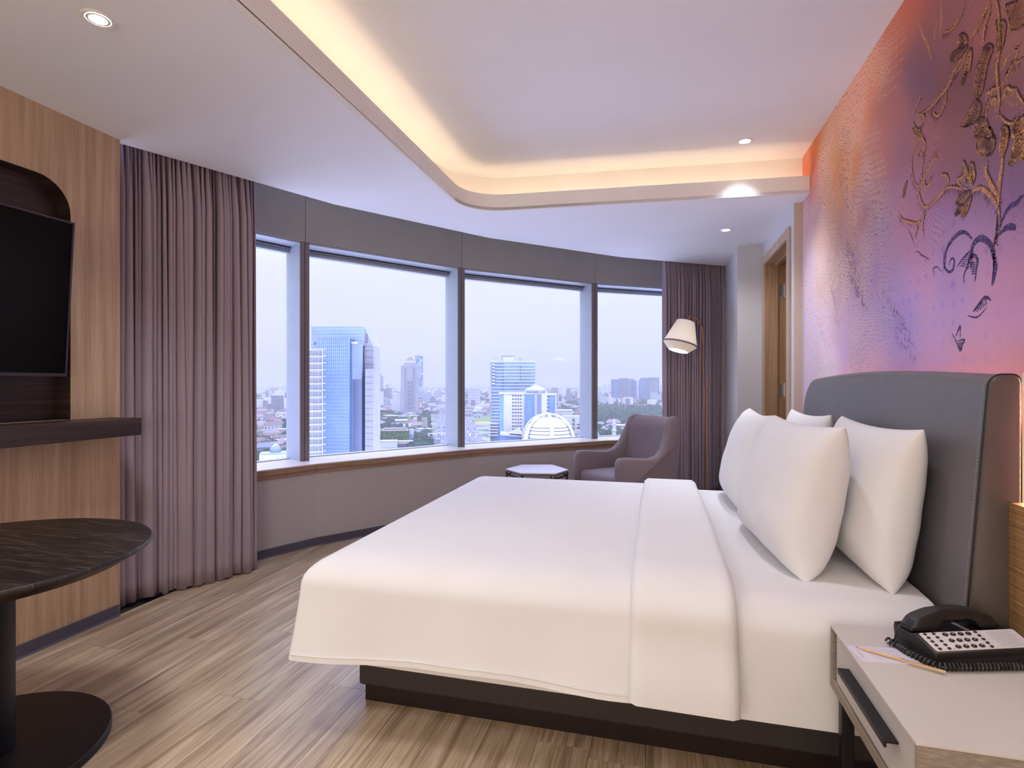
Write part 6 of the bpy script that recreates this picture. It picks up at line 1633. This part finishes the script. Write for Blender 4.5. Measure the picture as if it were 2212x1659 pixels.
k.base(k.mix(k.ramp(n2, [(0.42, (0, 0, 0)), (0.58, (1, 1, 1))]), k.ramp(nz, [(0.35, (0.06, 0.10, 0.06)), (0.5, (0.16, 0.18, 0.16)), (0.62, (0.42, 0.38, 0.40)), (0.7, (0.6, 0.58, 0.6))]), k.ramp(nz, [(0.4, (0.05, 0.09, 0.05)), (0.55, (0.12, 0.16, 0.10)), (0.72, (0.30, 0.28, 0.28))]))).pr(0.95, 0, 0.1)
o = struct(gm.build('ground', k.m)); o.location = (0, 0, GZ); o.rotation_euler = (0, 0, YAW)
# unseen pale slab below this tower, added to bounce daylight onto the ceiling
gp = MB(); gp.box(-420, 420, -60, 540, 0.05, 0.6); o = struct(gp.build('bounce_slab', cityplain('bounce_slab_pale', (1.6, 1.65, 1.78), 0.9, 0.1))); o.location = (0, 0, GZ); o.rotation_euler = (0, 0, YAW)
# cars
m = MB(); r_ = random.Random(9)
cars = [MB() for _ in range(3)]
for q in range(420):
    s_ = r_.random(); yb = 880 + 120 * s_ ** 0.7
    if r_.random() < 0.7: f = (yb - 872) / 138; x = 938 + (925 - 938) * f + r_.random() * ((1000 - 952) * f + 14) + 8 * math.sin(f * 3)
    else: f = (yb - 895) / 95; x = 1001 - 5 * max(0, f) + r_.random() * (12 + 48 * max(0, f))
    p = at_z(x, yb, GZ + 0.3); mm = cars[q % 3]; L_, W_ = r_.choice(((4.4, 1.8), (4.4, 1.8), (9.5, 2.5))), 0
    l_, w_ = L_; a = YAW + math.radians(8) ; mm.M = Matrix.Translation((p.x, p.y, p.z)) @ Matrix.Rotation(a, 4, 'Z'); mm.box(-w_ / 2, w_ / 2, -l_ / 2, l_ / 2, 0.3, 1.1); mm.box(-w_ / 2 + .15, w_ / 2 - .15, -l_ * .25, l_ * .3, 1.1, 1.7 if l_ < 5 else 2.9); mm.M = None
for mm, mt, cn in zip(cars, (C_WHITE, C_SLATE, C_PALE), ('white', 'dark blue', 'silver grey')):
    o = mm.build('car_traffic', mt, fix=False); o['kind'] = 'stuff'; tag(o, cn + ' cars crowding the distant highways', 'traffic')
# houses of the near neighbourhoods, one object each
def free(x, d, r): return all((x - a) ** 2 + (d - b) ** 2 > (r + c) ** 2 for a, b, c in FOOT)
wmats = [C_WHITE, C_CREAM, C_PALE]; rmats = [(C_RED, 'brick red'), (C_REDP, 'faded pink'), (C_GRROOF, 'slate grey'), (C_WHITE, 'white')]
zones = [(556, 622, 868, 985, 'in the leftmost window'), (814, 925, 868, 945, 'around the pyramid-roofed tower'), (1004, 1060, 850, 905, 'around the round tower'), (1202, 1264, 852, 900, 'behind the ribbed dome'), (1293, 1424, 925, 950, 'near the minaret'), (1255, 1266, 925, 950, 'beside the third mullion')]
protos = {}
zcount = [46, 32, 24, 40, 26, 6]
for (x0, x1, y0, y1, zl), cnt in zip(zones, zcount):
    for q in range(cnt):
        for _ in range(30):
            yb = y0 + (y1 - y0) * rnd.random(); D = gD(yb); px = x0 + (x1 - x0) * rnd.random(); lx_ = (px - CX) / F_PX * D
            if free(lx_, D, 12): break
        else: continue
        FOOT.append((lx_, D, 9)); ri = rnd.choice((0, 0, 1, 1, 2, 2, 2, 3, 3)); wi = rnd.randrange(3); key = (ri, wi)
        if key not in protos:
            m = MB(); m.box(-.5, .5, -.4, .4, 0, .42, 0)
            if ri == 3: m.box(-.54, .54, -.44, .44, .42, .46, 1)
            else: m.add([(-.56, -.46, .42), (.56, -.46, .42), (.56, .46, .42), (-.56, .46, .42), (-.36, 0, .66), (.36, 0, .66)], [(0, 1, 5, 4), (1, 2, 5), (2, 3, 4, 5), (3, 0, 4), (3, 2, 1, 0)], 1)
            m.box(-.36, -.16, -.415, -.4, .12, .28, 2); m.box(.12, .34, -.415, -.4, .12, .28, 2)
            o = m.build('house', [wmats[wi], rmats[ri][0], C_WIN], fix=False); protos[key] = o
        else: o = protos[key].copy(); COL.objects.link(o)
        p = at_d(px, CY, D); o.location = (p.x, p.y, GZ); o.rotation_euler = (0, 0, YAW + rnd.uniform(-.9, .9)); s_ = rnd.uniform(11, 20) * (1 + D / 6000); o.scale = (s_ * rnd.uniform(.9, 1.5), s_, s_ * rnd.uniform(.8, 1.2))
        dz = ('far back', 'midway', 'low down')[min(2, int(3 * (yb - y0) / (y1 - y0)))]; tag(o, 'small %s house with %s roof, %s among the houses %s' % (('white', 'cream', 'grey')[wi], rmats[ri][1], dz, zl), 'house', '%s %s-roofed houses %s %s' % (('white', 'cream', 'grey')[wi], rmats[ri][1], dz, zl))
# far city carpet and tree masses
far = [MB() for _ in range(4)]
for q in range(5200):
    yb = 832.6 + 62 * rnd.random() ** 2.0; D = gD(yb); px = 545 + 890 * rnd.random(); lx_ = (px - CX) / F_PX * D
    if yb > 880 and px > 1190: continue
    if not free(lx_, D, 10): continue
    p = at_d(px, CY, D); g = far[rnd.choice((0, 0, 0, 0, 1, 1, 1, 2, 3, 3))]; s_ = rnd.uniform(9, 22) * (1 + D / 5000); h = rnd.uniform(5, 10) + (rnd.random() ** 14) * 55
    g.M = Matrix.Translation((p.x, p.y, GZ)) @ Matrix.Rotation(YAW + rnd.uniform(-.8, .8), 4, 'Z'); g.box(-s_ / 2, s_ / 2, -s_ / 3, s_ / 3, 0, h); g.M = None
for g, mt, cn in zip(far, (C_WHITE, C_PALE, C_REDP, C_GRROOF), ('white', 'pale grey', 'pinkish red', 'dark grey')):
    o = g.build('distant_city', mt, fix=False); o['kind'] = 'stuff'; tag(o, 'far sprawl of %s low buildings towards the horizon' % cn, 'city')
ico = bmesh.new(); bmesh.ops.create_icosphere(ico, subdivisions=1, radius=1.0); iv = [v.co.copy() for v in ico.verts]; if_ = [tuple(v.index for v in f.verts) for f in ico.faces]; ico.free()
tr = {n_: MB() for n_ in ('near the minaret and park', 'around the ivy building', 'between the houses of the left window', 'scattered through the far city')}
def tree(g, px, yb, s_):
    p = at_d(px, CY, gD(yb)); D = gD(yb)
    g.M = Matrix.Translation((p.x, p.y, GZ + s_ * 0.55)) @ Matrix.Rotation(rnd.random() * 6, 4, 'Z') @ Matrix.Diagonal((s_ * rnd.uniform(.7, 1.1), s_ * rnd.uniform(.7, 1.1), s_ * rnd.uniform(.55, .9), 1)); g.add([v * rnd.uniform(.85, 1.15) for v in iv], if_); g.M = None
for q in range(2400):
    px = 1190 + 240 * rnd.random(); yb = 866 + 82 * rnd.random()
    if px < 1250 and yb > 900: continue
    D = gD(yb)
    if free((px - CX) / F_PX * D, D, 1): tree(tr['near the minaret and park'], px, yb, rnd.uniform(5, 10))
for q in range(2600):
    px = 812 + 125 * rnd.random(); yb = 876 + 96 * rnd.random(); D = gD(yb)
    if yb > 895 and px > 926 + (yb - 895) * 0.05: continue
    if free((px - CX) / F_PX * D, D, 0): tree(tr['around the ivy building'], px, yb, rnd.uniform(4, 8))
for q in range(1100):
    px = 548 + 80 * rnd.random(); yb = 860 + 140 * rnd.random(); D = gD(yb)
    if 930 < yb < 947: continue
    if math.sin(px * .31 + yb * .22) + math.sin(yb * .55) < -0.5: continue
    if free((px - CX) / F_PX * D, D, 0): tree(tr['between the houses of the left window'], px, yb, rnd.uniform(4, 8))
for q in range(2600):
    px = 545 + 890 * rnd.random(); yb = 833.5 + 45 * rnd.random() ** 1.5; D = gD(yb)
    if math.sin(px * .05 + 1) + math.sin(px * .017 + yb * .4) + rnd.uniform(-1, 1) < 0.1: continue
    tree(tr['scattered through the far city'], px, yb, rnd.uniform(7, 13) * (1 + D / 5000))
for n_, g in tr.items():
    o = g.build('tree_canopy', C_TREE, smooth=180, fix=False); o['kind'] = 'stuff'; tag(o, 'mass of green tree crowns ' + n_, 'trees')
# haze over the city: a real thin volume lying on the plain
HAZE, HCOL = 0.00022, (0.50, 0.485, 0.47, 1)
hm = bpy.data.materials.new('city_haze'); hm.use_nodes = True
t_ = hm.node_tree; t_.nodes.remove(t_.nodes['Principled BSDF'])
vs_ = t_.nodes.new('ShaderNodeVolumeScatter'); vs_.inputs['Color'].default_value = HCOL; vs_.inputs['Density'].default_value = HAZE; vs_.inputs['Anisotropy'].default_value = 0.0
va_ = t_.nodes.new('ShaderNodeVolumeAbsorption'); va_.inputs['Color'].default_value = HCOL; va_.inputs['Density'].default_value = HAZE
ad_ = t_.nodes.new('ShaderNodeAddShader'); t_.links.new(vs_.outputs[0], ad_.inputs[0]); t_.links.new(va_.outputs[0], ad_.inputs[1])
t_.links.new(ad_.outputs[0], t_.nodes['Material Output'].inputs['Volume'])
m = MB(); m.box(-8500, 8500, 120, 20000, -0.5, 135); o = m.build('haze', hm); o.location = (0, 0, GZ); o.rotation_euler = (0, 0, YAW); o['kind'] = 'stuff'; tag(o, 'thin pale haze hanging over the distant city', 'haze')
